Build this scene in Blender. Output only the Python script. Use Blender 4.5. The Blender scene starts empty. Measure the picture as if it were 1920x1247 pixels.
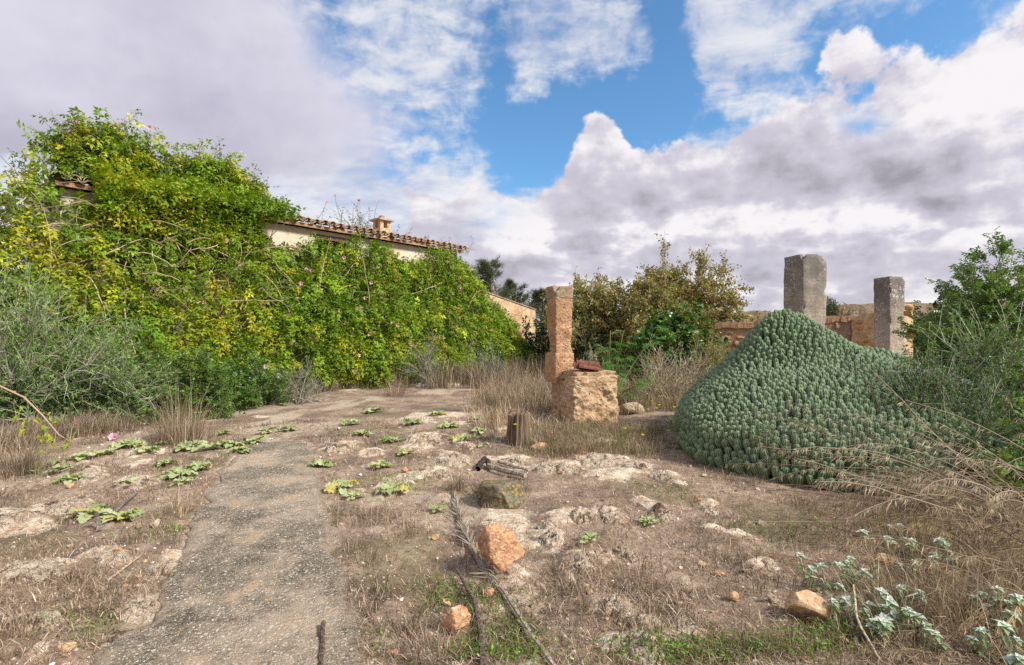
import bpy, bmesh, math, random
import numpy as np
from mathutils import Vector, Matrix, Quaternion

# ------------------------------------------------------------------ scene, camera, sun, exposure
scene = bpy.context.scene
COL = scene.collection
R = math.radians
CAM_H, FPX, CX, HY = 1.6, 960.0, 960.0, 620.0     # eye height, focal length / centre / horizon in photo pixels

cam_d = bpy.data.cameras.new('camera')
cam_d.lens, cam_d.sensor_width = 18.0, 36.0
cam_d.clip_start, cam_d.clip_end = 0.05, 3000.0
cam_d.shift_y = (HY - 623.5) / 1920.0 * -1.0
cam = bpy.data.objects.new('camera', cam_d)
cam.location = (0, 0, CAM_H)
cam.rotation_euler = (R(90), 0, 0)
COL.objects.link(cam)
scene.camera = cam

scene.view_settings.view_transform = 'Standard'
scene.view_settings.look = 'None'
scene.view_settings.gamma = 1.0
scene.view_settings.use_curve_mapping = False
EXPO = 2.0
scene.view_settings.exposure = EXPO
scene.render.engine = 'CYCLES'
scene.cycles.max_bounces = 6
scene.cycles.transparent_max_bounces = 4
scene.cycles.use_denoising = False

SUN_AZ, SUN_EL = R(118), R(40)
sun_d = bpy.data.lights.new('sun', 'SUN')
sun_d.energy, sun_d.angle, sun_d.color = 1.5, R(12), (1.0, 0.94, 0.85)
sun = bpy.data.objects.new('sun', sun_d)
to_sun = Vector((math.sin(SUN_AZ) * math.cos(SUN_EL), math.cos(SUN_AZ) * math.cos(SUN_EL), math.sin(SUN_EL)))
sun.rotation_euler = to_sun.to_track_quat('Z', 'Y').to_euler()
sun.location = (0, 0, 30)
COL.objects.link(sun)


# ------------------------------------------------------------------ node helper
class NT:
    def __init__(self, nt):
        self.nt = nt
        nt.nodes.clear()

    def n(self, typ, ins=None, **props):
        nd = self.nt.nodes.new(typ)
        for k, v in props.items():
            setattr(nd, k, v)
        for k, v in (ins or {}).items():
            s = nd.inputs[k]
            if isinstance(v, bpy.types.NodeSocket):
                self.nt.links.new(v, s)
            else:
                s.default_value = v
        return nd

    def m(self, op, a, b=None, c=None, clamp=False):
        ins = {0: a}
        if b is not None: ins[1] = b
        if c is not None: ins[2] = c
        return self.n('ShaderNodeMath', ins, operation=op, use_clamp=clamp).outputs[0]

    def vm(self, op, a, b=None):
        ins = {0: a}
        if b is not None: ins[1] = b
        return self.n('ShaderNodeVectorMath', ins, operation=op).outputs[0]

    def ss(self, x, lo, hi, to0=0.0, to1=1.0):
        return self.n('ShaderNodeMapRange', {0: x, 1: lo, 2: hi, 3: to0, 4: to1}, interpolation_type='SMOOTHSTEP').outputs[0]

    def mix(self, f, a, b, blend='MIX'):
        nd = self.nt.nodes.new('ShaderNodeMix')
        nd.data_type, nd.blend_type = 'RGBA', blend
        for i, v in ((0, f), (6, a), (7, b)):
            if isinstance(v, bpy.types.NodeSocket): self.nt.links.new(v, nd.inputs[i])
            elif i: nd.inputs[i].default_value = (*v, 1.0) if len(v) == 3 else v
            else: nd.inputs[i].default_value = v
        return nd.outputs[2]

    def noise(self, vec, scale, detail=4.0, rough=0.55, out=0, dist=0.0):
        return self.n('ShaderNodeTexNoise', {'Vector': vec, 'Scale': scale, 'Detail': detail, 'Roughness': rough, 'Distortion': dist}).outputs[out]

    def vor(self, vec, scale, feature='F1', out='Distance', rnd=1.0):
        return self.n('ShaderNodeTexVoronoi', {'Vector': vec, 'Scale': scale, 'Randomness': rnd}, feature=feature).outputs[out]

    def curve(self, x, pts):
        nd = self.n('ShaderNodeFloatCurve', {1: x})
        cu = nd.mapping.curves[0]
        cu.points[0].location, cu.points[1].location = pts[0], pts[-1]
        for p in pts[1:-1]: cu.points.new(*p)
        for p in cu.points: p.handle_type = 'AUTO_CLAMPED'
        nd.mapping.use_clip = False
        nd.mapping.update()
        return nd.outputs[0]


# ------------------------------------------------------------------ the sky: clear blue with three kinds of cloud
world = bpy.data.worlds.new('World')
scene.world = world
world.use_nodes = True


def azel(px, py):
    u, v = (px - CX) / FPX, (HY - py) / FPX
    return math.atan(u), math.atan2(v, math.sqrt(1 + u * u))


def build_sky():
    g = NT(world.node_tree)
    d = g.n('ShaderNodeTexCoord').outputs['Generated']
    s = g.n('ShaderNodeSeparateXYZ', {0: d})
    x, y, z = s.outputs
    az = g.m('ARCTAN2', x, y)
    el = g.m('ARCSINE', z)
    # clouds flatten towards the horizon: sample the noise on a gently curved layer
    zl = g.m('ADD', g.m('MAXIMUM', z, 0.0), 0.30)
    lay = g.n('ShaderNodeCombineXYZ', {0: g.m('DIVIDE', x, zl), 1: g.m('DIVIDE', y, zl), 2: g.m('MULTIPLY', z, 1.5)}).outputs[0]
    w1 = g.n('ShaderNodeSeparateColor', {0: g.noise(d, 3.2, 6.0, 0.56, out=1)})
    w2 = g.n('ShaderNodeSeparateColor', {0: g.noise(d, 11.0, 4.0, 0.6, out=1)})
    wr = g.m('ADD', g.m('MULTIPLY', g.m('SUBTRACT', w1.outputs[0], 0.5), 0.26), g.m('MULTIPLY', g.m('SUBTRACT', w2.outputs[0], 0.5), 0.09))
    we = g.m('ADD', g.m('MULTIPLY', g.m('SUBTRACT', w1.outputs[1], 0.5), 0.20), g.m('MULTIPLY', g.m('SUBTRACT', w2.outputs[1], 0.5), 0.08))
    azw, elw = g.m('ADD', az, wr), g.m('ADD', el, we)

    # clear air
    sky = g.n('ShaderNodeTexSky', sky_type='NISHITA', sun_disc=False, sun_elevation=SUN_EL, sun_rotation=SUN_AZ,
              altitude=100.0, air_density=1.0, dust_density=0.6, ozone_density=2.2)
    blue = g.mix(1.0, sky.outputs[0], (SKY_K * 0.74, SKY_K * 1.08, SKY_K * 1.22), 'MULTIPLY')

    # thin high cloud: ripples and streaks
    big = g.noise(lay, 2.6, 5.0, 0.58)
    lst = g.n('ShaderNodeMapping', {'Vector': lay, 'Rotation': (0, 0, R(35)), 'Scale': (1.0, 1.7, 1.0)}).outputs[0]
    rip = g.noise(lst, 5.0, 7.0, 0.6, dist=0.35)
    fine = g.noise(d, 30.0, 4.0, 0.6, dist=0.5)
    nb = g.m('ADD', g.m('ADD', g.m('MULTIPLY', big, 0.62), g.m('MULTIPLY', rip, 0.42)), g.m('MULTIPLY', fine, 0.36))

    def blob(px, py, ra, re, amp):
        a0, e0 = azel(px, py)
        da = g.m('DIVIDE', g.m('SUBTRACT', azw, a0), ra)
        de = g.m('DIVIDE', g.m('SUBTRACT', elw, e0), re)
        q = g.m('ADD', g.m('MULTIPLY', da, da), g.m('MULTIPLY', de, de))
        return g.m('MULTIPLY', g.m('EXPONENT', g.m('MULTIPLY', q, -1.0)), amp)
    bias = g.m('MULTIPLY', g.ss(y, 0.35, -0.2), 0.12)  # unseen thin cloud added behind the camera to brighten the ambient light
    for b in BLOBS:
        t = blob(*b)
        bias = g.m('ADD', bias, t)
    nb = g.m('ADD', nb, bias)
    aB = g.ss(nb, 0.57, 0.86)
    shB = g.ss(g.m('ADD', g.m('MULTIPLY', rip, 0.7), g.m('MULTIPLY', big, 0.5)), 0.42, 0.78)
    cB = g.mix(shB, (0.55, 0.62, 0.82), (1.02, 1.01, 1.02))
    out = g.mix(g.m('MULTIPLY', aB, 0.94), blue, g.mix(1.0, cB, (CLOUD_K,) * 3, 'MULTIPLY'))

    # the broad grey-lavender sheet
    a_pts = [(-0.1, -0.9), (0.2, -0.88), (0.232, -0.72), (0.248, -0.45), (0.285, -0.345), (0.34, -0.25), (0.38, -0.245), (0.435, -0.31), (0.54, -0.40), (0.7, -0.5), (1.2, -0.6)]
    aA = g.m('SUBTRACT', g.curve(elw, [((p[0] + 0.2) / 1.6, (p[1] + 1) / 2) for p in a_pts]) if False else
             g.m('SUBTRACT', g.m('MULTIPLY', g.curve(g.m('DIVIDE', g.m('ADD', elw, 0.2), 1.6), [((p[0] + 0.2) / 1.6, (p[1] + 1) / 2) for p in a_pts]), 2.0), 1.0), azw)
    aA = g.ss(aA, -0.085, 0.10)
    nA = g.noise(lay, 1.3, 5.0, 0.5)
    nA2 = g.noise(d, 5.5, 7.0, 0.6)
    shA = g.ss(g.m('ADD', g.m('ADD', g.m('MULTIPLY', nA, 0.6), g.m('MULTIPLY', nA2, 0.45)), g.m('MULTIPLY', g.ss(el, 0.2, 0.5), 0.10)), 0.38, 0.78)
    cA = g.mix(shA, (0.54, 0.525, 0.64), (0.84, 0.81, 0.935))
    out = g.mix(g.m('MULTIPLY', aA, 0.97), out, g.mix(1.0, cA, (CLOUD_K,) * 3, 'MULTIPLY'))

    # heaped cloud: an edge line with billows, white crowns and grey undersides
    e_pts = []
    for px, py in EDGE:
        a0, e0 = azel(px, py)
        e_pts.append(((a0 + 1.6) / 3.2, e0))
    e_pts = [(0.0, 0.35), (0.12, 0.30)] + e_pts + [(0.86, 0.62), (1.0, 0.5)]
    edge = g.curve(g.m('DIVIDE', g.m('ADD', az, 1.6), 3.2), e_pts)
    pf = g.noise(d, 7.0, 9.0, 0.58)
    vor = g.vor(g.vm('ADD', d, g.n('ShaderNodeVectorMath', {0: g.noise(d, 9.0, 5.0, 0.55, out=1), 3: 0.07}, operation='SCALE').outputs[0]), 11.0, 'SMOOTH_F1')
    puff = g.m('ADD', g.m('MULTIPLY', g.m('SUBTRACT', pf, 0.5), 0.30), g.m('MULTIPLY', g.m('SUBTRACT', 0.42, vor), 0.20))
    dep = g.m('ADD', g.m('SUBTRACT', edge, el), puff)
    aC = g.ss(dep, -0.006, 0.018)
    hole = blob(1605, 215, 0.035, 0.016, 0.9)
    aC = g.m('MULTIPLY', aC, g.m('SUBTRACT', 1.0, hole))
    hole2 = blob(895, 400, 0.07, 0.03, 0.75)
    aC = g.m('MULTIPLY', aC, g.m('SUBTRACT', 1.0, hole2))
    # light from the sun's side: compare the billows here and a step towards the light
    stp = g.vm('ADD', d, (0.022, -0.006, 0.035))
    rel = g.m('SUBTRACT', pf, g.noise(stp, 7.0, 6.0, 0.55))
    es = g.m('ADD', el, g.m('ADD', g.m('MULTIPLY', we, 0.55), g.m('MULTIPLY', g.m('SUBTRACT', pf, 0.5), 0.12)))
    prof = g.curve(g.m('DIVIDE', es, 0.8), [(p[0] / 0.8, p[1]) for p in
                   [(0.0, 0.66), (0.05, 0.62), (0.10, 0.55), (0.14, 0.52), (0.165, 0.60), (0.195, 0.68), (0.225, 0.54), (0.26, 0.42), (0.30, 0.46), (0.34, 0.54), (0.40, 0.55), (0.5, 0.50), (0.8, 0.5)]])
    crown = g.m('MULTIPLY', g.ss(dep, 0.12, 0.0), 0.10)
    spots = blob(1880, 190, 0.10, 0.075, 0.40)
    for sp in [(1480, 190, .06, .035, .28), (1760, 395, .11, .028, .45), (1450, 430, .05, .03, .45), (1290, 410, .06, .03, .4), (930, 400, .08, .04, .2), (1480, 335, .3, .035, -.18), (1740, 325, .2, .05, -.22), (1760, 462, .17, .022, -.22), (1560, 80, .5, .1, .06)]:
        spots = g.m('ADD', spots, blob(*sp))
    lit = g.m('ADD', g.m('ADD', prof, g.m('MULTIPLY', rel, 1.9)), g.m('ADD', crown, spots))
    flat = g.n('ShaderNodeMapping', {'Vector': d, 'Scale': (1.0, 1.0, 2.6)}).outputs[0]
    cl = g.noise(flat, 6.5, 8.0, 0.56)
    clump = g.m('MULTIPLY', g.m('SUBTRACT', g.ss(cl, 0.43, 0.60), 0.5), g.m('MULTIPLY', g.ss(el, 0.30, 0.16), 0.30))
    shade = g.m('MULTIPLY', g.m('SUBTRACT', g.noise(g.vm('ADD', flat, (0.0, 0.0, 0.035)), 6.5, 8.0, 0.56), cl), 1.1)
    lit = g.m('ADD', lit, g.m('SUBTRACT', clump, shade))
    lit = g.m('ADD', lit, g.m('MULTIPLY', puff, 0.5))
    cC = g.mix(g.ss(lit, 0.45, 0.95), g.mix(g.ss(lit, -0.3, 0.55), (0.37, 0.345, 0.40), (0.70, 0.665, 0.765)), (1.06, 1.02, 1.04))
    out = g.mix(g.m('MULTIPLY', aC, 0.98), out, g.mix(1.0, cC, (CLOUD_K,) * 3, 'MULTIPLY'))
    bg = g.n('ShaderNodeBackground', {0: out, 1: SKY_STRENGTH})
    g.n('ShaderNodeOutputWorld', {0: bg.outputs[0]})


SKY_STRENGTH = 0.1
CLOUD_K = 9.0 / 2 ** EXPO          # cloud radiance before the 0.1 background strength
SKY_K = 1.62 / 2 ** EXPO
# thin cloud is thicker and thinner in these places (photo px, px, radii in rad, amount)
BLOBS = [(690, 120, .17, .10, .09), (640, 400, .22, .10, .22), (850, 80, .16, .10, .05), (1100, 110, .06, .14, .12), (1000, 40, .06, .08, .16),
         (1350, 70, .16, .08, .15), (1300, 140, .14, .05, .10), (1160, 230, .13, .06, -.40), (1010, 270, .10, .07, -.30), (1235, 90, .035, .16, -.30), (940, 180, .05, .06, -.16),
         (1650, 70, .16, .05, -.32), (820, 270, .10, .06, .05), (300, 400, .4, .10, .5), (560, 60, .1, .1, .04), (610, 55, .06, .06, -.14), (800, 270, .13, .07, -.15), (930, 120, .07, .12, -.09)]
EDGE = [(-900, 420), (300, 430), (600, 440), (730, 420), (810, 360), (880, 345), (960, 350), (1050, 300), (1125, 235), (1190, 265), (1280, 225), (1400, 215), (1480, 200), (1560, 140), (1640, 108), (1740, 76), (1830, 20), (1920, -30)]
build_sky()
world.cycles.sampling_method = 'MANUAL'
world.cycles.sample_map_resolution = 512

# ------------------------------------------------------------------ numbers: noise, pixels to ground, random
rng = np.random.default_rng(7)
_perm = np.random.RandomState(3).rand(65536).astype(np.float64)


def _h(ix, iy, iz=0, seed=0):
    k = (ix.astype(np.int64) * 73856093) ^ (iy.astype(np.int64) * 19349663) ^ (np.asarray(iz).astype(np.int64) * 83492791) ^ (seed * 2654435)
    k = (k ^ (k >> 13)) * 1274126177
    return _perm[(k ^ (k >> 16)) & 65535]


def vn2(x, y, seed=0):
    x, y = np.asarray(x, float), np.asarray(y, float)
    ix, iy = np.floor(x), np.floor(y)
    fx, fy = x - ix, y - iy
    fx, fy = fx * fx * (3 - 2 * fx), fy * fy * (3 - 2 * fy)
    a, b, c, d = _h(ix, iy, 0, seed), _h(ix + 1, iy, 0, seed), _h(ix, iy + 1, 0, seed), _h(ix + 1, iy + 1, 0, seed)
    return (a + (b - a) * fx) * (1 - fy) + (c + (d - c) * fx) * fy


def vn3(p, seed=0):
    i = np.floor(p); f = p - i; f = f * f * (3 - 2 * f)
    r = 0
    for dx in (0, 1):
        for dy in (0, 1):
            for dz in (0, 1):
                w = (f[:, 0] if dx else 1 - f[:, 0]) * (f[:, 1] if dy else 1 - f[:, 1]) * (f[:, 2] if dz else 1 - f[:, 2])
                r = r + w * _h(i[:, 0] + dx, i[:, 1] + dy, i[:, 2] + dz, seed)
    return r


def fbm2(x, y, o=4, seed=0, gain=0.5):
    t, a, s = 0, 1.0, 0
    for k in range(o):
        t = t + a * vn2(np.asarray(x) * 2 ** k, np.asarray(y) * 2 ** k, seed + k); s += a; a *= gain
    return t / s


def fbm3(p, o=4, seed=0, gain=0.5):
    t, a, s = 0, 1.0, 0
    for k in range(o):
        t = t + a * vn3(p * 2 ** k, seed + k); s += a; a *= gain
    return t / s


def sstep(x, lo, hi):
    t = np.clip((x - lo) / (hi - lo), 0, 1)
    return t * t * (3 - 2 * t)


def G(px, py):
    d = FPX * CAM_H / (py - HY)
    return np.array([(px - CX) / FPX * d, d])


def W(px, py, d):
    """the point at depth d seen at a photo pixel"""
    return np.array([(px - CX) / FPX * d, d, CAM_H + (HY - py) / FPX * d])


def poly_sd(x, y, poly):
    """signed distance to a polygon, positive inside"""
    x, y = np.asarray(x, float), np.asarray(y, float)
    best = np.full(x.shape, 1e9); inside = np.zeros(x.shape, bool)
    n = len(poly)
    for i in range(n):
        (x0, y0), (x1, y1) = poly[i], poly[(i + 1) % n]
        dx, dy = x1 - x0, y1 - y0
        t = np.clip(((x - x0) * dx + (y - y0) * dy) / (dx * dx + dy * dy + 1e-12), 0, 1)
        best = np.minimum(best, np.hypot(x - x0 - t * dx, y - y0 - t * dy))
        c = ((y0 > y) != (y1 > y)) & (x < (x1 - x0) * (y - y0) / (y1 - y0 + 1e-12) + x0)
        inside ^= c
    return np.where(inside, best, -best)


def line_d(x, y, pts):
    best = np.full(np.shape(x), 1e9)
    for (x0, y0), (x1, y1) in zip(pts[:-1], pts[1:]):
        dx, dy = x1 - x0, y1 - y0
        t = np.clip(((x - x0) * dx + (y - y0) * dy) / (dx * dx + dy * dy), 0, 1)
        best = np.minimum(best, np.hypot(x - x0 - t * dx, y - y0 - t * dy))
    return best


# ------------------------------------------------------------------ meshes and objects
class MB:
    def __init__(s):
        s.v, s.c, s.f3, s.f4, s.n = [], [], [], [], 0

    def add(s, v, f, c=(1, 1, 1)):
        v = np.asarray(v, np.float32).reshape(-1, 3)
        c = np.asarray(c, np.float32)
        if c.ndim == 1: c = np.broadcast_to(c, (len(v), 3))
        s.v.append(v); s.c.append(c)
        if isinstance(f, list):
            a = np.array([q for q in f if len(q) == 3], np.int64).reshape(-1, 3)
            b = np.array([q for q in f if len(q) == 4], np.int64).reshape(-1, 4)
            if len(a): s.f3.append(a + s.n)
            if len(b): s.f4.append(b + s.n)
        else:
            f = np.asarray(f, np.int64)
            (s.f3 if f.shape[1] == 3 else s.f4).append(f + s.n)
        s.n += len(v)

    def mesh(s, name, org=(0, 0, 0), smooth=False):
        me = bpy.data.meshes.new(name)
        if not s.v: return me
        v = np.concatenate(s.v) - np.asarray(org, np.float32)
        f3 = np.concatenate(s.f3) if s.f3 else np.zeros((0, 3), np.int64)
        f4 = np.concatenate(s.f4) if s.f4 else np.zeros((0, 4), np.int64)
        me.vertices.add(len(v)); me.vertices.foreach_set('co', v.ravel())
        idx = np.concatenate([f3.ravel(), f4.ravel()]).astype(np.int32)
        me.loops.add(len(idx)); me.loops.foreach_set('vertex_index', idx)
        nf = len(f3) + len(f4)
        me.polygons.add(nf)
        st = np.concatenate([np.arange(len(f3)) * 3, len(f3) * 3 + np.arange(len(f4)) * 4]).astype(np.int32)
        me.polygons.foreach_set('loop_start', st)
        me.update(calc_edges=True)
        me.polygons.foreach_set('use_smooth', np.full(nf, smooth, bool))
        at = me.color_attributes.new('col', 'FLOAT_COLOR', 'POINT')
        c = np.concatenate(s.c); c4 = np.ones((len(c), 4), np.float32); c4[:, :3] = c
        at.data.foreach_set('color', c4.ravel())
        return me


ORG = {}


def link(o, parent=None, loc=None):
    COL.objects.link(o)
    if parent is not None: o.parent = parent
    if loc is not None: o.location = [float(q) for q in loc]
    return o


def thing(name, label, cat, loc=(0, 0, 0), group=None, kind=None):
    o = bpy.data.objects.new(name, None)
    o.empty_display_size = 0.1
    link(o, None, loc)
    ORG[o.name] = np.array([float(q) for q in loc])
    o['label'] = label; o['category'] = cat
    if group: o['group'] = group
    if kind: o['kind'] = kind
    return o


def tag(o, label=None, cat=None, group=None, kind=None):
    if label: o['label'] = label
    if cat: o['category'] = cat
    if group: o['group'] = group
    if kind: o['kind'] = kind
    return o


def obj(name, mb, mt, parent=None, smooth=False, kind=None, label=None, loc=None):
    """one mesh object; vertices are given in world space and re-based on the thing's origin"""
    org = ORG[parent.name] if parent is not None else (np.array(loc, float) if loc is not None else np.zeros(3))
    me = mb.mesh(name, org, smooth)
    me.materials.append(mt)
    o = bpy.data.objects.new(name, me)
    link(o, parent, loc if parent is None else None)
    ORG[o.name] = org
    if kind: o['kind'] = kind
    if label: o['label'] = label
    return o


def inst(name, me, parent, loc, rot=None, scale=1.0):
    """another object sharing a mesh, placed in world space under its thing"""
    o = bpy.data.objects.new(name, me)
    COL.objects.link(o)
    if parent is not None:
        o.parent = parent
        loc = np.asarray(loc, float) - ORG[parent.name]
    M = (rot.to_matrix() if isinstance(rot, Quaternion) else Matrix.Identity(3) if rot is None else rot).to_4x4()
    sc = scale if hasattr(scale, '__len__') else (scale,) * 3
    o.matrix_basis = Matrix.Translation([float(q) for q in loc]) @ M @ Matrix.Diagonal((*sc, 1.0))
    return o


def tube(mb, pts, rad, seg=5, c=(1, 1, 1), cap=True):
    p = np.asarray(pts, float); m = len(p)
    r = np.broadcast_to(np.asarray(rad, float), (m,))
    t = np.gradient(p, axis=0); t /= np.linalg.norm(t, axis=1, keepdims=True) + 1e-9
    ref = np.array([0.0, 0, 1.0]) if abs(t[0, 2]) < 0.85 else np.array([1.0, 0, 0])
    a = np.cross(t, ref); a /= np.linalg.norm(a, axis=1, keepdims=True) + 1e-9
    b = np.cross(t, a)
    th = np.arange(seg) * 2 * np.pi / seg
    v = p[:, None] + r[:, None, None] * (np.cos(th)[None, :, None] * a[:, None] + np.sin(th)[None, :, None] * b[:, None])
    v = v.reshape(-1, 3)
    i = np.arange(m - 1)[:, None] * seg; j = np.arange(seg)[None]; k = (j + 1) % seg
    f = np.stack([i + j, i + k, i + seg + k, i + seg + j], -1).reshape(-1, 4)
    if np.ndim(c) == 2: c = np.repeat(np.asarray(c), seg, 0)
    mb.add(v, f, c)
    if cap and r[-1] > 0.004:
        base = mb.n - seg
        mb.f3.append(np.array([[base, base + q, base + q + 1] for q in range(1, seg - 1)]))


_ico = {}


def ico(sub):
    if sub not in _ico:
        bm = bmesh.new(); bmesh.ops.create_icosphere(bm, subdivisions=sub, radius=1.0)
        bm.verts.ensure_lookup_table()
        _ico[sub] = (np.array([q.co[:] for q in bm.verts]), np.array([[w.index for w in q.verts] for q in bm.faces]))
        bm.free()
    return _ico[sub]


def rock_verts(size, seed, sub=3, planes=9, rough=0.16, cut=(0.55, 0.95)):
    """a broken stone: a ball cut by planes, then pitted; size = half extents"""
    r = np.random.default_rng(seed)
    v, f = ico(sub); v = v.copy()
    for _ in range(planes):
        n = r.normal(size=3); n /= np.linalg.norm(n)
        dk = r.uniform(*cut)
        v -= np.maximum(v @ n - dk, 0)[:, None] * n
    nn = v / (np.linalg.norm(v, axis=1, keepdims=True) + 1e-9)
    v = v + nn * ((fbm3(v * 2.2 + seed * 3.1, 4, seed) - 0.5) * rough * 2 + (fbm3(v * 6.5 + seed, 3, seed + 3, .65) - .5) * rough * .75)[:, None]
    v /= np.abs(v).max(0)
    return v * np.asarray(size), f


def rotz(v, a):
    c, s_ = math.cos(a), math.sin(a)
    return np.asarray(v) @ np.array([[c, s_, 0], [-s_, c, 0], [0, 0, 1]])


def frames(D, roll):
    """orthonormal frames (n,3,3): rows side, dir, up"""
    D = D / (np.linalg.norm(D, axis=1, keepdims=True) + 1e-9)
    ref = np.where(np.abs(D[:, 2:3]) > 0.93, np.array([[1.0, 0, 0]]), np.array([[0, 0, 1.0]]))
    S = np.cross(D, ref); S /= np.linalg.norm(S, axis=1, keepdims=True) + 1e-9
    U = np.cross(S, D)
    c, s_ = np.cos(roll)[:, None], np.sin(roll)[:, None]
    return np.stack([S * c + U * s_, D, U * c - S * s_], 1)


def scatter(mb, tmpl, P, D, size, col, roll=None):
    """many copies of a small template (verts, faces); template y runs along D"""
    tv, tf = tmpl
    n, k = len(P), len(tv)
    if n == 0: return
    Fm = frames(np.asarray(D, float), rng.uniform(-0.6, 0.6, n) if roll is None else roll)
    v = np.einsum('kj,nji->nki', tv, Fm) * np.asarray(size).reshape(-1, 1, 1) + np.asarray(P)[:, None]
    c = np.repeat(np.asarray(col), k, 0) if np.ndim(col) == 2 else col
    off = (np.arange(n) * k)[:, None]
    f3 = np.array([q for q in tf if len(q) == 3]).reshape(-1, 3); f4 = np.array([q for q in tf if len(q) == 4]).reshape(-1, 4)
    mb.v.append(v.reshape(-1, 3).astype(np.float32))
    c = np.asarray(c, np.float32); mb.c.append(np.broadcast_to(c, (n * k, 3)) if c.ndim == 1 else c)
    if len(f3): mb.f3.append((f3.reshape(1, -1) + off).reshape(-1, 3) + mb.n)
    if len(f4): mb.f4.append((f4.reshape(1, -1) + off).reshape(-1, 4) + mb.n)
    mb.n += n * k


def leaf_shape(l=1.0, w=0.4, fold=0.25, droop=0.15):
    v = np.array([[0, 0, 0], [-w / 2, l * .45, fold * w], [0, l * .5, -0.02], [w / 2, l * .45, fold * w], [0, l, -droop * l]])
    return v, [(0, 2, 1), (0, 3, 2), (1, 2, 4), (2, 3, 4)]


def diamond(l=1.0, w=0.4, droop=0.1):
    return np.array([[0, 0, 0], [-w / 2, l * .45, 0.06], [0, l, -droop], [w / 2, l * .45, 0.06]]), [(0, 3, 1), (3, 2, 1)]


def pinnate(pairs=3, l=1.0, lw=0.2, ll=0.42, droop=0.35):
    V, F = [], []
    t = diamond(ll, lw, 0.08)
    spots = []
    for k in range(pairs):
        y = l * (0.22 + 0.66 * k / max(1, pairs - 1) * 0.8)
        spots += [(y, 1), (y, -1)]
    spots.append((l * 0.78, 0))
    for y, sd in spots:
        a = sd * R(62)
        z = -droop * (y / l) ** 2 * l
        c, s_ = math.cos(a), math.sin(a)
        q = t[0] * (1.0 if sd else 1.15)
        q = np.stack([q[:, 0] * c + q[:, 1] * s_, -q[:, 0] * s_ + q[:, 1] * c, q[:, 2] - 0.25 * np.abs(q[:, 1]) * (0.5 if sd else 1)], 1) + [0, y, z]
        F += [tuple(i + len(V) for i in f) for f in t[1]]
        V += list(q)
    return np.array(V), F


def blades(mb, P, H, w, lean, az, col, bend=0.5, tip=None):
    """grass blades: two bent segments each, five verts; P base points, H length"""
    n = len(P)
    H, w, lean, az = [np.broadcast_to(np.asarray(q, float), (n,)) for q in (H, w, lean, az)]
    d = np.stack([np.cos(az), np.sin(az), np.zeros(n)], 1)
    s_ = np.stack([-np.sin(az + rng.normal(0, .8, n)), np.cos(az + rng.normal(0, .8, n)), np.zeros(n)], 1)
    l1, l2 = lean * 0.6, lean + bend * lean
    up = np.array([[0, 0, 1.0]])
    m1 = P + (d * np.sin(l1)[:, None] + up * np.cos(l1)[:, None]) * (H * .5)[:, None]
    m2 = m1 + (d * np.sin(l2)[:, None] + up * np.cos(l2)[:, None]) * (H * .5)[:, None]
    hw = (w / 2)[:, None]
    v = np.stack([P - s_ * hw, P + s_ * hw, m1 + s_ * hw * .8, m1 - s_ * hw * .8, m2], 1).reshape(-1, 3)
    off = np.arange(n)[:, None] * 5
    mb.v.append(v.astype(np.float32))
    c = np.broadcast_to(np.asarray(col, np.float32), (n, 3))
    c = np.repeat(c, 5, 0)
    if tip is not None: c = c.copy(); c[4::5] = tip
    mb.c.append(c.astype(np.float32))
    mb.f4.append((np.array([[0, 1, 2, 3]]) + off) + mb.n)
    mb.f3.append((np.array([[3, 2, 4]]) + off) + mb.n)
    mb.n += n * 5


def vary(base, n, dv=0.25, dh=0.12, r=None):
    r = r or rng
    c = np.asarray(base, float)[None] * np.exp(r.normal(0, dv, (n, 1))) * np.exp(r.normal(0, dh, (n, 3)))
    return np.clip(c, 0, 0.95)


# ------------------------------------------------------------------ materials
def mat(name, fn):
    m_ = bpy.data.materials.new(name); m_.use_nodes = True
    g = NT(m_.node_tree)
    sh = fn(g)
    g.n('ShaderNodeOutputMaterial', {0: sh})
    return m_


def bsdf(g, col, rough=0.9, bump=None, strength=0.5, dist=0.02, spec=0.25):
    ins = {'Base Color': col if isinstance(col, bpy.types.NodeSocket) else (*col, 1), 'Roughness': rough, 'Specular IOR Level': spec}
    if bump is not None:
        ins['Normal'] = g.n('ShaderNodeBump', {'Strength': strength, 'Distance': dist, 'Height': bump}).outputs[0]
    return g.n('ShaderNodeBsdfPrincipled', ins).outputs[0]


def pos(g):
    return g.n('ShaderNodeNewGeometry').outputs['Position']


def attr(g, name='col'):
    return g.n('ShaderNodeAttribute', attribute_name=name).outputs['Color']


def leaf_fn(trans=0.35, rough=0.5, spec=0.35):
    def fn(g):
        c = attr(g)
        p = bsdf(g, c, rough, spec=spec)
        t = g.n('ShaderNodeBsdfTranslucent', {0: g.mix(1.0, c, (1.1, 1.25, 0.6), 'MULTIPLY')}).outputs[0]
        return g.n('ShaderNodeMixShader', {0: trans, 1: p, 2: t}).outputs[0]
    return fn


def plain_fn(rough=0.85, spec=0.2, nscale=None, amt=0.4, bs=60.0):
    def fn(g):
        c = attr(g)
        if nscale:
            n = g.noise(pos(g), nscale, 5.0)
            c = g.mix(1.0, c, g.mix(n, (1 - amt,) * 3, (1 + amt,) * 3), 'MULTIPLY')
            return bsdf(g, c, rough, g.noise(pos(g), bs, 4.0), 0.5, 0.01, spec)
        return bsdf(g, c, rough, spec=spec)
    return fn


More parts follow.
